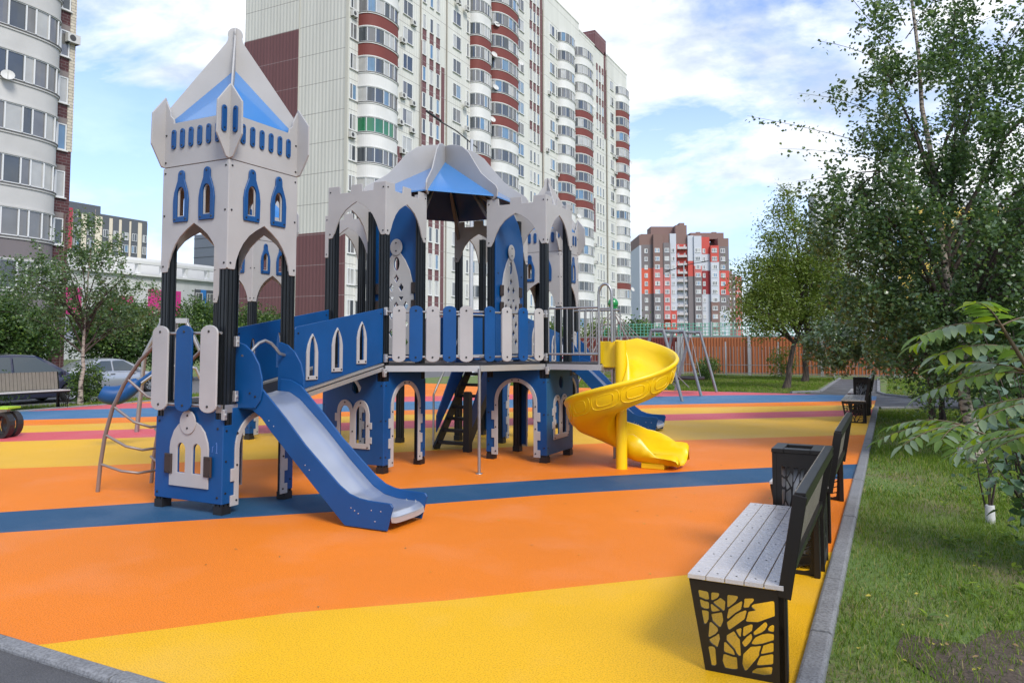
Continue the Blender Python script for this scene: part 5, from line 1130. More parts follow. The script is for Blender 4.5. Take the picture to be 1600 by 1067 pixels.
# left side
tree('slim birch with thin pale trunk behind the left bench',[(-19.2,12.6,-.1),(-19.15,12.6,1.5),(-19.1,12.6,3),(-18.95,12.7,5.2)],.075,[((-19.2,12.3,3.3),(1.5,1.5,1.2),3),((-19.0,12.6,4.5),(.7,.7,.9),.8),((-19.4,11.4,2.9),(1.0,1.2,.8),1.1),((-18.7,13.7,2.7),(1.1,1.2,.9),1.2)],560,20,.14,.075,LG,BIRCHB,26,strand=.3,wts=(.25,.4,.35),asp=.75,name='birch_tree')
for i,(x,y,h,r_,lb_) in enumerate(((-33,23,4.4,2.2,'broad dark tree behind the silver sedan'),(-33.5,18.0,4.4,2.1,'dark round tree behind the dark parked car'),(-34,28.5,4.6,2.3,'large dark tree left of the front tower legs'),(-36,35,4.4,2.4,'dark tree seen through the front tower, farthest along the road'))):
    tree(lb_,[(x,y,-.42),(x,y,h*.4),(x+.2,y,h)],.12,[((x,y,h*.52),(r_*.9,r_,h*.40),3),((x+.3,y+r_*.5,h*.42),(r_*.8,r_*.8,h*.34),2)],800,22,.22,.15,LD,BARK,10,asp=.6,t0=.2,wts=(.45,.4,.15))
def bush(label,x,y,z,rx,ry,rz_,ncl,per,ls,mats=LD,asp=.6,group=None,wts=(.4,.4,.2),name='bush'):
    return tree(label,[(x,y,z),(x,y,z+rz_*.8),(x+.05,y,z+rz_*1.7)],.02,[((x,y,z+rz_),(rx,ry,rz_),1)],ncl,per,.09,ls,mats,BARK,9,name=name,cat='bush',kind='bush',asp=asp,t0=.05,group=group,wts=wts)
bush('round green bush at the right end of the left bench',-19.5,12.95,-.05,.42,.45,.55,130,22,.07)
bush('low straggly bush behind the left bench',-19.9,10.6,-.05,.7,1.1,.5,110,20,.07)
bush('low green bush beside the seesaw under the left bench back',-19.3,9.6,-.04,.5,.8,.35,120,18,.07)
bush('pale yellow-leaved sapling bush in front of the brown fence',-8.0,37.2,-.03,.5,.5,.5,60,16,.09,LY)
bush('small round green bush by the brown fence behind the leaning tree',-4.6,36.8,-.03,.7,.6,.75,90,16,.09,LY)
bush('leafy plant on the lawn beside the swing frame',-7.2,33.0,-.03,.5,.5,.5,80,16,.09,LD)
# row of shrubs and small trees along the horizon behind the wall and round the tower foot
for i,(x,y,h,r_,lb_) in enumerate(((-27,62,3.2,2.4,'dark shrub behind the rope net'),(-22,60,3.6,2.0,'olive shrub in front of the patchwork tower'),(-17.5,56,3.3,1.7,'small conical tree right of the green netting'),(-32,70,3.8,2.8,'bushy tree at the corner of the cream high-rise'),(-25,58,2.7,2.0,'rounded shrub left of the green netting'))):
    tree(lb_,[(x,y,0),(x,y,h*.4),(x,y,h)],.1,[((x,y,h*.5),(r_,r_,h*.5),1)],260,18,.3,.24,LD if i%2==0 else LY,BARK,8,asp=.6,t0=.1)
for i,(x,y,h,r_) in enumerate(((-37,52,3.0,3),(-38,60,3.6,3),(-38,69,3.2,3.4),(-38.5,79,3.8,3.6),(-38.5,90,3.4,4),(-38.5,103,3.8,4.5),(-34,46,2.2,2.4))):
    tree(['dark shrub by the end wall of the high-rise','tall green shrub under the first bowed balconies','green shrub seen under the castle deck','round tree at the foot of the high-rise, mid facade','shrub seen right of the castle steps','large shrub near the far end of the high-rise','low shrub by the road behind the castle'][i],[(x,y,-.4),(x,y,h*.4),(x,y,h)],.1,[((x,y,h*.5),(2.2,r_,h*.5),1)],240,18,.3,.22,LD,BARK,6,asp=.6,t0=.1)
# walnut-like tree with long compound leaves reaching in from the right
WS=.12
wt=thing('walnut_sapling','young tree with long compound leaves of pointed leaflets reaching in at the right edge','tree',(.95,4.3,-.03))
STEM=mat('green_brown_stem',(.11,.075,.04),.7)
LW=[leafmat('compound_leaf',(.12,.20,.05),.45,.4,.4),leafmat('compound_leaf_pale',(.16,.22,.13),.3,.35,.5),leafmat('compound_leaf_yellow',(.20,.27,.02),.55,.4,.3)]
m=MB(); stem=[(1.0,4.3,-.03),(.9,4.0,.5),(.70,3.6,1.0),(.55,3.3,1.28),(.42,3.08,1.50),(.33,2.98,1.66)]; m.tube(stem,[.02,.018,.015,.012,.009,.005],8); m.tube([stem[2],(.5,3.8,1.14),(.28,3.85,1.24)],[.009,.007,.004],6); m.tube([stem[2],(.58,3.2,1.22),(.5,2.9,1.42)],[.009,.007,.004],6); part(m,'stem',STEM,wt)
def leaflet(mb,p,d,nrm,ln,wd,mi):
    d=d.normalized(); b=d.cross(nrm).normalized(); n2=b.cross(d)
    pr=[(0,0),(.18,.55),(.42,1),(.68,.8),(.88,.38),(1,0)]; vs=[]
    for t,w_ in pr: c=p+d*ln*t-n2*ln*.22*t*t; vs+= [c-b*wd*w_*.5+n2*wd*.16*w_,c,c+b*wd*w_*.5+n2*wd*.16*w_]
    fs=[]
    for i in range(len(pr)-1): fs+=[(3*i,3*i+1,3*i+4,3*i+3),(3*i+1,3*i+2,3*i+5,3*i+4)]
    mb.add(vs,fs,mi,True)
def compound(root,a,d,ln,n,ll,mats,parent,sag=.35,pw=(.45,.35,.2)):
    m=MB(); a=Vector(a); d=Vector(d).normalized(); pts=[a+d*ln*t+Vector((0,0,-sag*ln*t*t)) for t in [i/8 for i in range(9)]]
    m.tube(pts,[.0032*(1.2-.8*i/8) for i in range(9)],5,mi=3)
    for i in range(n):
        t=.16+.8*i/(n-1) if n>1 else 1; p=interp(pts,t); td=(interp(pts,min(1,t+.05))-interp(pts,max(0,t-.05))).normalized(); side=td.cross(Vector((0,0,1))).normalized(); up=side.cross(td)
        l=ll*(1-.45*abs(t-.5)); 
        for s in (-1,1):
            dd=side*s+td*.45+Vector((0,0,rnd.uniform(-.35,.05))); leaflet(m,p,dd,(up+Vector((rnd.uniform(-.3,.3),rnd.uniform(-.3,.3),0))).normalized(),l*rnd.uniform(.85,1.1),l*.36,rnd.choices((0,1,2),pw)[0])
    leaflet(m,pts[-1],td,up,ll*.9,ll*.34,rnd.choices((0,1,2),pw)[0])
    part(m,'compound_leaf',mats+[STEM],parent)
tips=[Vector(stem[5]),Vector(stem[4]),Vector(stem[3]),Vector((.28,3.85,1.24)),Vector((.5,2.9,1.42)),Vector(stem[4]).lerp(Vector(stem[5]),.5)]
for k,(ti,dx,dy,dz,ln,n_) in enumerate(((0,-.9,.2,.10,.34,8),(0,-.3,-.5,.55,.28,7),(0,.6,.3,.35,.30,7),(1,-1,-.1,.1,.42,9),(1,-.7,.7,.25,.36,8),(1,.8,-.4,.2,.34,8),(2,-1,.15,.05,.46,10),(2,-.75,-.5,.15,.38,9),(2,.9,.2,.1,.36,8),(3,-1,.0,.12,.44,9),(3,-.8,-.6,.1,.40,9),(3,-.7,.7,.2,.36,8),(3,-.2,-1,.0,.30,7),(4,-1,.1,.2,.34,8),(4,-.2,-.7,.3,.32,8),(4,.8,.0,.25,.32,8),(5,-.9,-.5,.3,.36,8),(5,.2,.9,.2,.36,8),(2,-1,.5,.2,.42,9),(3,-1,.3,.3,.40,9),(1,-.9,.3,.4,.40,9),(4,-.8,-.3,.1,.36,8),(3,-.4,-.9,.2,.34,8),(0,-.8,-.4,.2,.36,9),(2,-.3,.9,.3,.34,8))):
    compound(None,tips[ti],(dx,dy,dz),ln*.78,n_+1,.088,LW,wt)
# round-leaved shrub at the right edge
rs=thing('shrub','shrub with large rounded glossy leaves at the right edge below the compound-leaved tree','bush',(1.0,6.7,-.03))
LB=[leafmat('round_leaf',(.06,.115,.05),.25,.35,.5),leafmat('round_leaf_blue',(.10,.16,.11),.2,.3,.5),leafmat('round_leaf_young',(.12,.18,.02),.5,.4,.3)]
m=MB(); P=[]; N_=[]
for i in range(44):
    a=Vector((1.0+rnd.gauss(0,.05),6.7+rnd.gauss(0,.05),-.03)); e=a+Vector((rnd.uniform(-.45,.75),rnd.uniform(-.7,.6),rnd.uniform(.45,1.75))); mid=a.lerp(e,.5)+Vector((0,0,.12)); q=[a,mid,e]; m.tube(q,[.008,.006,.002],5)
    for j in range(24): p=interp(q,rnd.uniform(.25,1.08)); P.append(p+Vector((rnd.gauss(0,.09),rnd.gauss(0,.09),rnd.gauss(0,.06))))
part(m,'stems',BARK,rs)
m=MB()
for p in P:
    an=rnd.uniform(0,6.283); d=Vector((math.cos(an),math.sin(an),rnd.uniform(-.6,.1))); nn=Vector((rnd.gauss(0,.35),rnd.gauss(0,.35),1)).normalized(); leaflet(m,p,d,nn,rnd.uniform(.06,.10),rnd.uniform(.05,.085),rnd.choices((0,1,2),(.6,.3,.1))[0])
part(m,'foliage',LB,rs)
# saplings with white trunk guards
GUARD=mat('white_plastic_guard',(.5,.5,.49),.6,var=.3,vscale=20)
for i,(x,y,lb_) in enumerate(((.76,8.14,'thin dark sapling with a white trunk guard, nearest on the right lawn'),(.84,12.7,'bare thin sapling with a small white guard left of the birch trunk'))):
    t=thing('sapling',lb_,'sapling',(x,y,-.03)); m=MB()
    for k in range(5): a=Vector((x+rnd.uniform(-.02,.02),y,0)); m.tube([a,a+Vector((rnd.uniform(-.08,.08),rnd.uniform(-.05,.05),.35)),a+Vector((rnd.uniform(-.16,.16),rnd.uniform(-.1,.1),rnd.uniform(.5,.95)))],[.010,.007,.003],6)
    part(m,'stem',TWIG,t); m=MB(); m.lathe([(.042,-.03),(.038,.13),(.034,.135),(.038,-.03)],(x,y,0),14); part(m,'trunk_guard',GUARD,t)
    P=[(x+rnd.gauss(0,.14),y+rnd.gauss(0,.14),rnd.uniform(.25,.85)) for _ in range(130)]; leaves('foliage',P,.055,LB,t,asp=.75)
t=thing('tree_stub','slim dark tree trunk on the right lawn between kerb and birch','tree',(.75,15.8,-.03)); m=MB(); m.tube([(.6,14.8,-.03),(.58,14.8,.8),(.56,14.8,2.0)],[.06,.05,.04],8); part(m,'trunk',BARK,t)
# ---- grass
def grass(name,x0_,x1_,y0_,y1_,n,h,wd,pw=1.0,bare=True,mats=None,z=-.03):
    u=nr.uniform(0,1,n)**pw; Y=y0_+(y1_-y0_)*u; X=nr.uniform(x0_,x1_,n)
    f=np.sin(X*2.1+1.3*np.sin(Y*1.1))+np.sin(Y*1.7+X*.8)+.7*np.sin(X*5.3+Y*3.1)
    if bare:
        d=((X-.62)/.5)**2+((Y-4.3)/.75)**2; d2=((X-.35)/.45)**2+((Y-8.2)/.9)**2; keep=(nr.uniform(0,1,n)<np.clip(.75+f*.16,.15,1))&(nr.uniform(0,1,n)<np.clip(.12+d*.8,0,1))&(nr.uniform(0,1,n)<np.clip(.3+d2*.7,0,1)); X=X[keep];Y=Y[keep];f=f[keep]
    n=len(X); an=nr.uniform(0,6.283,n); hh=h*nr.uniform(.4,1.35,n)*(1+.22*f); ln=nr.uniform(.2,1.1,n)*hh
    dx=np.cos(an);dy=np.sin(an); a2=nr.uniform(0,6.283,n); wx=np.cos(a2)*wd*.5; wy=np.sin(a2)*wd*.5; Z=np.full(n,z)
    P=np.stack([np.stack([X-wx,Y-wy,Z],1),np.stack([X+wx,Y+wy,Z],1),np.stack([X+dx*ln*.35+wx*.7,Y+dy*ln*.35+wy*.7,Z+hh*.6],1),np.stack([X+dx*ln*.35-wx*.7,Y+dy*ln*.35-wy*.7,Z+hh*.6],1),np.stack([X+dx*ln,Y+dy*ln,Z+hh*nr.uniform(.75,1,n)],1)],1).reshape(-1,3)
    i=np.arange(n)*5; T=np.stack([i,i+1,i+2,i,i+2,i+3,i+3,i+2,i+4],1).reshape(-1); me=bpy.data.meshes.new(name); me.vertices.add(5*n); me.vertices.foreach_set('co',P.ravel()); me.loops.add(9*n); me.loops.foreach_set('vertex_index',T.astype(np.int32)); me.polygons.add(3*n); me.polygons.foreach_set('loop_start',(np.arange(3*n)*3).astype(np.int32)); me.polygons.foreach_set('loop_total',np.full(3*n,3,np.int32))
    for m in mats: me.materials.append(m)
    pr=np.clip(np.stack([.42+.1*f,.34-.02*f,.16-.05*f,np.full(n,.08)],1),.02,1); pr/=pr.sum(1)[:,None]; mi=(nr.uniform(0,1,n)[:,None]>np.cumsum(pr,1)).sum(1).clip(0,3)
    me.polygons.foreach_set('material_index',np.repeat(mi,3).astype(np.int32)); me.update(); o=bpy.data.objects.new(name,me); COL.objects.link(o); o['kind']='stuff'; return o
GM=[leafmat('grass_green',(.135,.205,.025),.3,.6,.2),leafmat('grass_dark',(.08,.145,.02),.3,.6,.2),leafmat('grass_straw',(.30,.26,.12),.3,.7,.2),leafmat('grass_bright',(.21,.29,.03),.4,.6,.2)]
grass('grass',-.325,3.2,2.3,9.0,120000,.045,.0045,1.5,mats=GM)
grass('grass',-.325,5.0,9.0,21.3,90000,.06,.008,1.2,mats=GM)
grass('grass',-14.5,-2.4,26.0,38.0,90000,.08,.016,1,False,GM); grass('grass',-.2,9,26.5,38.0,30000,.08,.016,1,False,GM); grass('grass',-19.9,-18.52,7.0,26,26000,.08,.011,1,False,GM)
def weeds():
    m=MB()
    for i in range(150):
        x=rnd.uniform(.35,2.2); y=rnd.uniform(4.6,9.5)
        if rnd.random()<.35: x=rnd.uniform(-.2,2); y=rnd.uniform(3,16)
        for j in range(rnd.randint(3,7)):
            an=rnd.uniform(0,6.283); leaflet(m,Vector((x,y,-.02+rnd.uniform(0,.05))),Vector((math.cos(an),math.sin(an),rnd.uniform(.1,.8))),Vector((0,0,1)),rnd.uniform(.03,.075),rnd.uniform(.02,.04),rnd.choices((0,1,2),(.5,.35,.15))[0])
    o=m.obj('weeds',[GM[0],LW[0],GM[3]]); o['kind']='stuff'
    m=MB()
    for i in range(170):
        x=rnd.uniform(-.25,1.8); y=rnd.choice((rnd.uniform(2.6,6),rnd.uniform(2.6,14))); an=rnd.uniform(0,6.283); leaflet(m,Vector((x,y,.0)),Vector((math.cos(an),math.sin(an),.1)),Vector((rnd.uniform(-.4,.4),rnd.uniform(-.4,.4),1)),rnd.uniform(.02,.04),rnd.uniform(.015,.025),rnd.choice((0,1)))
    for i in range(60):
        x=rnd.uniform(-5,-.5); y=rnd.uniform(3,14); an=rnd.uniform(0,6.283); leaflet(m,Vector((x,y,.006)),Vector((math.cos(an),math.sin(an),.05)),Vector((0,0,1)),rnd.uniform(.015,.03),rnd.uniform(.01,.018),rnd.choice((0,1)))
    o=m.obj('fallen_leaves',[mat('dry_leaf',(.20,.13,.05),.8),mat('yellow_leaf',(.35,.30,.04),.7)]); o['kind']='stuff'
weeds()
m=MB(); pp=[(.62+.62*math.cos(k*.314)*(1+.25*math.sin(k*1.7)),4.25+.85*math.sin(k*.314)*(1+.2*math.cos(k*2.3)),-.022) for k in range(20)]; m.add(pp,[tuple(range(20))]); struct(m.obj('bare_soil',mat('bare_soil',(.085,.062,.045),.95,var=.6,vscale=5,bump=1,bscale=30,speck=.4,sscale=60)))
# ================================================================ OTHER PLAY EQUIPMENT
sw=thing('swing_frame','grey steel swing frame with three leaning pairs of legs and a round nest seat','swing',(-5.9,23.1,0)); SP=lambda mb,n,m,par=None: part(mb,n,m,par or sw,sw if par else None)
ZT=1.98; STB=mat('steel_blue_tube',(.24,.26,.28),.45,metal=.5,var=.2,vscale=6)
for y in (20.75,23.07,25.3):
    for s,xf in ((1,-5.22),(-1,-6.6)):
        m=MB(); m.tube([(xf,y,0),(-5.9+.13*s+ (xf+5.9)*.45,y,.95),(-5.9+.16*s,y,ZT+.02)],.045,10); SP(m,'leg',STB)
    m=MB(); m.tube([(-6.08,y,ZT),(-5.72,y,ZT)],.05,10); SP(m,'cross_tube',STB)
for a,b in ((20.75,23.07),(23.07,25.3)): m=MB(); m.tube([(-5.9,a,ZT-.02),(-5.9,b,ZT-.02)],.045,10); SP(m,'top_bar',STB)
m=MB(); yc=24.2; m.tube([(-5.9+.5*math.cos(k*.3927),yc+.5*math.sin(k*.3927),.5) for k in range(16)],.045,8,closed=True)
for k in range(-4,5): c=math.sqrt(max(0,.25-(k*.1)**2)); m.tube([(-5.9+k*.1,yc-c,.49),(-5.9+k*.1,yc+c,.49)],.012,5); m.tube([(-5.9-c,yc+k*.1,.48),(-5.9+c,yc+k*.1,.48)],.012,5)
SP(m,'nest_seat',mat('black_rope_ring',(.02,.018,.02),.8))
for s in (-1,1):
    for t_ in (-1,1): m=MB(); m.tube([(-5.9,yc+.45*s,ZT-.1),(-5.9+.33*t_,yc+.37*s,.52)],.012,6); SP(m,'rope',GALV)
    m=MB(); m.box((-5.94,yc+.45*s-.03,ZT-.18),(-5.86,yc+.45*s+.03,ZT-.05)); SP(m,'hanger',STEEL)
for s in (-1,1):
    m=MB(); m.tube([(-5.9,21.9+.22*s,ZT-.06),(-5.9,21.9+.22*s,.5)],.008,5); SP(m,'chain',GALV)
m=MB(); m.box((-6.02,21.66,.46),(-5.78,22.14,.5)); SP(m,'swing_seat',BLACK)
# rope net pyramid with a green ball on its mast
rn=thing('climbing_net','rope climbing net hung from a grey mast with a green ball cap','climbing net',(-7.9,22.6,0)); RNP=lambda mb,n,m: part(mb,n,m,rn)
c=(-7.75,22.3); m=MB(); m.tube([(*c,0),(*c,2.72)],.085,14); RNP(m,'mast',GALV)
m=MB(); n=18; m.lathe([(.001,.17)]+[(.165*math.cos(R(a)),.165*math.sin(R(a))) for a in range(80,-91,-17)],(c[0],c[1],2.86),n); m.tube([(c[0],c[1],2.7),(c[0],c[1],2.74)],.15,16); RNP(m,'ball_cap',mat('green_glossy_plastic',(.01,.22,.05),.25,coat=.5))
ROPE=mat('net_rope',(.22,.19,.18),.9)
cor=[]
for k in range(6):
    an=R(60*k+20); e=(c[0]+2.3*math.cos(an),c[1]+2.3*math.sin(an),.25); cor.append(e); m=MB(); m.tube([(*c,2.62),e],.016,6); RNP(m,'stay_rope',ROPE)
m=MB()
for l in range(1,6):
    t=l/6; rg=[Vector((*c,2.62)).lerp(Vector(e),t) for e in cor]
    for k in range(6): a=rg[k];b=rg[(k+1)%6]; m.tube([a,a.lerp(b,.5)-Vector((0,0,.06)),b],.010,5,cap=False)
    for k in range(6):
        b2=[Vector((*c,2.62)).lerp(Vector(e),(l+1)/6) for e in cor]; 
        for f in (.33,.66): m.tube([rg[k].lerp(rg[(k+1)%6],f),b2[k].lerp(b2[(k+1)%6],f)],.009,5,cap=False)
RNP(m,'net',ROPE)
# seesaw end at the left edge
ss=thing('seesaw','seesaw end with lime seat plate, grey handle and black rubber loops, left edge','seesaw',(-13.7,7.4,0)); SSP=lambda mb,n,m: part(mb,n,m,ss)
bs_=(-13.55,7.62); dr=Vector((-.89,-.45,0)); sd_=Vector((.45,-.89,0)); B0=Vector((*bs_,0))
m=MB(); m.bar(B0+Vector((0,0,.44)),B0+dr*3+Vector((0,0,.62)),.09,.09); SSP(m,'beam',GALV)
m=MB(); 
ol=[(-.17,-.15),(.17,-.15),(.2,0),(.17,.16),(-.17,.16),(-.2,0)]
m.prism([((B0+dr*(.05+p[1])+sd_*p[0]).x,(B0+dr*(.05+p[1])+sd_*p[0]).y) for p in ol],.49,.52); SSP(m,'seat_plate',mat('lime_plastic',(.30,.50,.02),.4))
m=MB(); hb=B0+dr*.28; m.tube([hb+Vector((0,0,.5)),hb+Vector((0,0,.72)),hb+dr*.05+Vector((0,0,.77)),hb+dr*.35+Vector((0,0,.78))],.018,8); SSP(m,'handle',GALV)
for s in (-.11,.11):
    m=MB(); pc=B0+sd_*s+Vector((0,0,.22)); vs=[]
    for k in range(20):
        a=2*math.pi*k/20; 
        for r_ in (.21,.155):
            for o_ in (-.075,.075): vs.append(pc+dr*(r_*.9*math.cos(a)*.8)+Vector((0,0,r_*math.sin(a)*1.05))+sd_*o_)
    m.add(vs,[(4*k+a_,4*((k+1)%20)+a_,4*((k+1)%20)+b_,4*k+b_) for k in range(20) for a_,b_ in ((0,1),(1,3),(3,2),(2,0))],0,False); SSP(m,'rubber_bumper',BLACK)
# blue rocker behind the ladder
rk=thing('rocker','curved blue plastic rocker seat on a grey bent tube behind the bent-tube ladder','play rocker',(-10.3,7.9,0)); RKP=lambda mb,n,m: part(mb,n,m,rk)
P0=Vector((-10.76,7.38,.86)); P1=Vector((-10.42,7.76,.93)); q=[]; rr_=[]
for k in range(17):
    t=k/16; p=P0.lerp(P1,t); p.z+= -.10*math.sin(math.pi*t)+.10*t*t; q.append(p); rr_.append(.045+.10*math.sqrt(max(0,1-(2*t-.75)**2 if t<.75 else 1-((t-.375)/.63)**2)))
m=MB(); m.tube(q,rr_,16); RKP(m,'seat',BLUE)
m=MB(); m.tube([P1+Vector((-.05,-.05,-.03)),P1+Vector((.12,.18,.2)),P1+Vector((.3,.42,.32)),P1+Vector((.48,.66,.28)),P1+Vector((.56,.76,0)),P1+Vector((.58,.8,-1.02))],.03,10); RKP(m,'support_tube',GALV)
m=MB(); m.tube([P1+Vector((-.02,-.0,.06)),P1+Vector((.14,.2,.27)),P1+Vector((.3,.42,.40))],.028,8); RKP(m,'hand_grip',BLUE)
# grey angular climbing frame seen through the front tower
cf=thing('climber','grey angular metal climbing frame seen behind the front tower deck','climbing frame',(-11.9,9.3,0)); cx0=Vector((-11.75,9.45,0)); a_=Vector((.85,.5,0))
for s in (-1,1):
    m=MB(); m.tube([cx0+a_*.62*s,cx0+a_*.52*s+Vector((0,0,1.4)),cx0+a_*.22*s+Vector((0,0,2.0))],.04,8); part(m,'leg',GALV,cf)
m=MB(); m.bar(cx0-a_*.25+Vector((0,0,2.02)),cx0+a_*.25+Vector((0,0,2.02)),.10,.09); part(m,'top_plate',ALU,cf)
m=MB(); m.tube([cx0+Vector((0,0,0)),cx0+Vector((0,0,2.0))],.07,12); part(m,'mast',GALV,cf)
# ================================================================ CARS
CARG=mat('car_glass',(.03,.045,.055),.05,spec=.9); TYRE=mat('tyre_rubber',(.012,.012,.012),.8); RIM=mat('alloy_rim',(.45,.46,.48),.3,metal=.9); LENS=mat('headlight_lens',(.5,.52,.55),.08,spec=.9); TRIM=mat('black_trim',(.015,.015,.016),.5)
def car(label,loc,rz,paint,prof,roof,L_,wdt,wb,zs=1.0):
    """local y forward; prof: lower body outline (y,z) shoulder line; roof: greenhouse outline"""
    t=thing('parked_car',label,'car',loc,rz); hw=wdt/2; ws=(L_/2-.85,L_/2-.85-wb); wr=.31
    def O(mb,n,m,par=None,bev=0): return mb.obj(n,m,par or t,world=False,bev=bev)
    # body shell lofted across the width with rounded flanks
    ys=[p[0] for p in prof]; secs=[]
    m=MB(); rows=[]
    for y,z in prof:
        e=min(1,(L_/2-abs(y))/.5); tw=hw*(.86+.14*math.sqrt(max(0,e)))
        lo=.22
        for a in ws:
            if abs(y-a)<wr+.06: lo=max(lo,math.sqrt(max(0,(wr+.06)**2-(y-a)**2))+.31)
        lo=min(lo,z-.08)
        rows.append([(-tw*.93,y,lo),(-tw,y,lo+(z-lo)*.35),(-tw*.985,y,lo+(z-lo)*.8),(-tw*.9,y,z),(-tw*.45,y,z+.03),(0,y,z+.04),(tw*.45,y,z+.03),(tw*.9,y,z),(tw*.985,y,lo+(z-lo)*.8),(tw,y,lo+(z-lo)*.35),(tw*.93,y,lo)])
    k=11; vs=[p for r in rows for p in r]; fs=[(i*k+j,i*k+j+1,(i+1)*k+j+1,(i+1)*k+j) for i in range(len(rows)-1) for j in range(k-1)]; m.add(vs,fs,0,True); m.add(rows[0],[tuple(range(k))[::-1]],0); m.add(rows[-1],[tuple(range(k))],0)
    m.box((-hw*.85,-L_/2+.3,.18),(hw*.85,L_/2-.3,.45),1); body=O(m,'body',[paint,TRIM])
    # greenhouse
    zb=min(z for y,z in roof); zt=max(z for y,z in roof); m=MB(); rows=[]
    for y,z in roof:
        f=(z-zb)/(zt-zb); tw=hw*(.92-.20*f); rows.append([(-hw*.92,y,zb-.02),(-tw,y,z-.03),(-tw*.82,y,z),(0,y,z+.025),(tw*.82,y,z),(tw,y,z-.03),(hw*.92,y,zb-.02)])
    k=7; vs=[p for r in rows for p in r]; m.add(vs,[(i*k+j,i*k+j+1,(i+1)*k+j+1,(i+1)*k+j) for i in range(len(rows)-1) for j in range(k-1)],0,True); O(m,'roof',paint)
    # side glass, windscreen
    top=[p for p in roof if p[1]>zt-.10]; ya,yb=top[0][0],top[-1][0]; ra,rb_=roof[0][0],roof[-1][0]
    for s in (-1,1):
        m=MB(); lay=[]
        for (y0_,y1_,y2_,y3_) in (((ra*.97+ .12,ya+.05,-.08+ (ya+yb)/2,-.08+(ya+yb)/2)),((ya+yb)/2,(ya+yb)/2,yb-.05,rb_-.25)):
            q=[(y0_,zb+.03),(y1_,zt-.09),(y2_,zt-.09),(y3_,zb+.03)]
            vs=[]
            for y,z in q: f=(z-zb)/(zt-zb); vs.append((s*(hw*(.92-.20*f)+.012),y,z))
            m.add(vs,[(0,1,2,3)])
        O(m,'side_window',CARG)
        m=MB(); m.box((s*hw*.93,rb_-.42,zb+.0),(s*(hw*.93+.17),rb_-.30,zb+.14)); O(m,'mirror',paint,bev=.03)
        m=MB(); m.box((s*(hw*.965),-.45,zb-.12),(s*(hw*.965+.04),-.27,zb-.09)); m.box((s*(hw*.965),.45,zb-.12),(s*(hw*.965+.04),.63,zb-.09)); O(m,'door_handle',TRIM)
        m=MB(); m.box((s*hw*.62,L_/2-.22,.58),(s*hw*.90,L_/2-.04,.72)); O(m,'headlight',LENS,bev=.02)
        m=MB(); m.box((s*hw*.66,-L_/2+.02,.68),(s*hw*.92,-L_/2+.12,.85)); O(m,'tail_light',mat('tail_light_red',(.3,.01,.01),.2),bev=.02)
    for (yA,zA,yB,zB) in ((rb_-.06,zb+.03,yb+.02,zt-.05),(ra+.06,zb+.03,ya-.02,zt-.05)):
        m=MB(); s_=.012*(1 if yA>yB else -1); m.add([(-hw*.84,yA+s_,zA+.015),(hw*.84,yA+s_,zA+.015),(hw*.66,yB+s_,zB+.02),(-hw*.66,yB+s_,zB+.02)],[(0,1,2,3)]); O(m,'windscreen' if yA>yB else 'rear_window',CARG)
    for a in ws:
        for s in (-1,1):
            m=MB(); M0=Matrix.Translation((s*(hw-.11),a,wr))@Matrix.Rotation(R(90),4,'Y'); q=MB(); q.lathe([(.2,-.1),(wr-.02,-.1),(wr,-.07),(wr,.07),(wr-.02,.1),(.2,.1)],(0,0,0),24); q.xf(M0); w_=O(q,'wheel',TYRE)
            q=MB(); q.lathe([(.2,.085*s),(.2,.05*s)],(0,0,0),20); q.lathe([(.205,.095*s),(.19,.10*s),(.185,.07*s)],(0,0,0),20); q.lathe([(.05,.09*s),(.0,.095*s)],(0,0,0),12)
            for k in range(7): a_=2*math.pi*k/7; q.bar((.03*math.cos(a_),.03*math.sin(a_),.08*s),(.195*math.cos(a_),.195*math.sin(a_),.085*s),.045,.02)
            q.xf(M0); O(q,'rim',RIM,w_)
    m=MB(); m.box((-.26,L_/2-.02,.36),(.26,L_/2+.015,.47)); O(m,'number_plate',mat('plate_white',(.6,.6,.6),.5)); return t
NAVY=mat('dark_navy_paint',(.02,.022,.05),.3,metal=.3,coat=.8); SILV=mat('silver_paint',(.40,.42,.45),.28,metal=.6,coat=.6); WHP=mat('white_paint',(.6,.6,.6),.3,coat=.5)
mpv=[(-2.3,.75),(-2.2,.9),(-1.4,.95),(-.5,.97),(.5,.97),(1.1,.98),(1.5,.96),(1.9,.88),(2.2,.74),(2.3,.55)]; mroof=[(-2.2,.95),(-2.0,1.5),(-1.2,1.62),(-.3,1.66),(.35,1.62),(.75,1.45),(1.5,.97)]
def dens(pf,n=4):
    o=[]
    for a,b in zip(pf[:-1],pf[1:]): o+=[(a[0]+(b[0]-a[0])*i/n,a[1]+(b[1]-a[1])*i/n) for i in range(n)]
    return o+[pf[-1]]
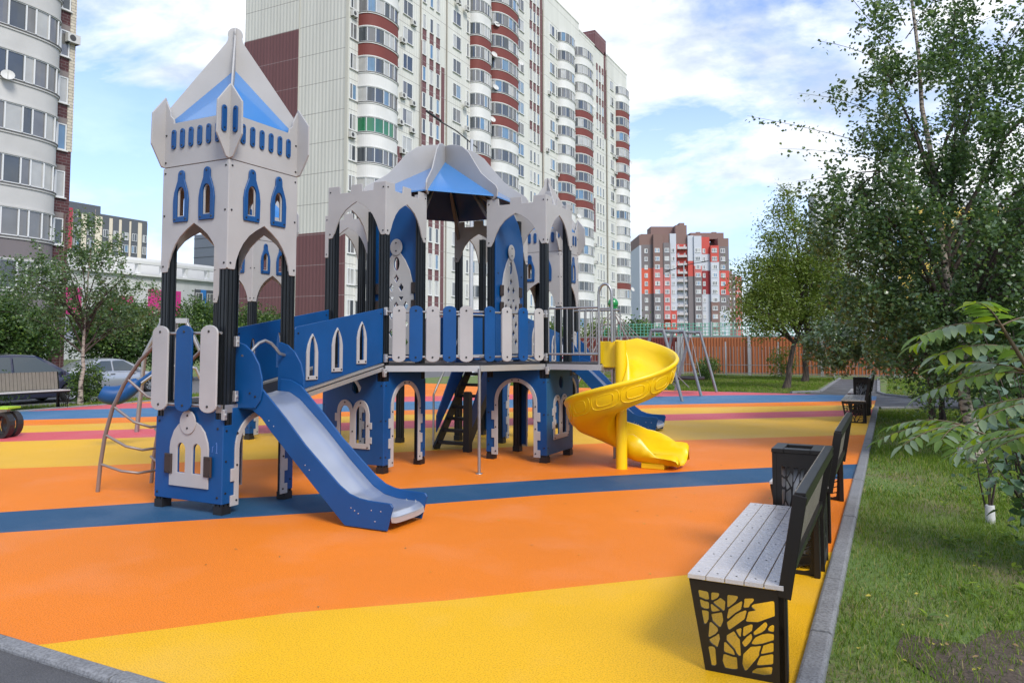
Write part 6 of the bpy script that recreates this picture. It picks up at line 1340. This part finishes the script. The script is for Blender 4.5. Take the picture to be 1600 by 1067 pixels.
car('dark navy people carrier parked behind the left bench',(-26.4,14.95,-.42),0,NAVY,dens(mpv),mroof,4.6,1.8,2.75)
sed=[(-2.2,.70),(-2.1,.9),(-1.6,.93),(-1.0,.92),(0,.9),(.8,.9),(1.3,.86),(1.8,.76),(2.1,.64),(2.2,.5)]; sroof=[(-1.75,.93),(-1.25,1.25),(-.8,1.38),(-.2,1.42),(.25,1.38),(.6,1.24),(1.15,.9)]
car('silver saloon parked to the right of the dark people carrier',(-28.9,20.1,-.42),0,SILV,dens(sed),sroof,4.4,1.72,2.6)
car('white car parked far off, behind the swings',(-15.5,43.0,-.05),R(75),WHP,dens(sed),sroof,4.4,1.72,2.6)
car('white car parked far off, left of the one behind the swings',(-20.5,44.5,-.05),R(80),WHP,dens(mpv),mroof,4.6,1.8,2.75)
# ================================================================ LAMPS
def lamp(label,base,H_,arms,r_=.09):
    t=thing('street_lamp',label,'street lamp',base); b=Vector(base); m=MB(); m.tube([b,b+Vector((0,0,H_*.5)),b+Vector((0,0,H_))],[r_,r_*.8,r_*.65],12); m.lathe([(r_*1.5,0),(r_*1.5,.3),(r_,.35)],base,12); part(m,'pole',ALU,t)
    for d,l,rise in arms:
        d=Vector(d).normalized(); a=b+Vector((0,0,H_-.25)); m=MB(); m.tube([a-d*.3-Vector((0,0,rise*.15)),a+d*l*.5+Vector((0,0,rise*.6)),a+d*l+Vector((0,0,rise))],.035,8); part(m,'arm',POST,t)
        e=a+d*l+Vector((0,0,rise)); m=MB(); hs=Vector((0,0,.75*rise/max(l,.1))); m.bar(e-d*.05,e+d*.75+hs,.22,.09); m.bar(e+d*.3+hs*.4+Vector((0,0,.07)),e+d*.4+hs*.5+Vector((0,0,.09)),.08,.08); part(m,'lamp_head',POST,t,bev=.03)
lamp('dark street lamp whose arm shows above the castle dome roof',(-19.0,32.9,-.03),12.1,[((-.85,-.55,0),1.6,1.15)],.13)
lamp('twin-armed street lamp in front of the patchwork tower block',(-19.2,77.7,0),10.0,[((.9,.2,0),1.8,.3),((-.8,-.5,0),1.2,-.4)])
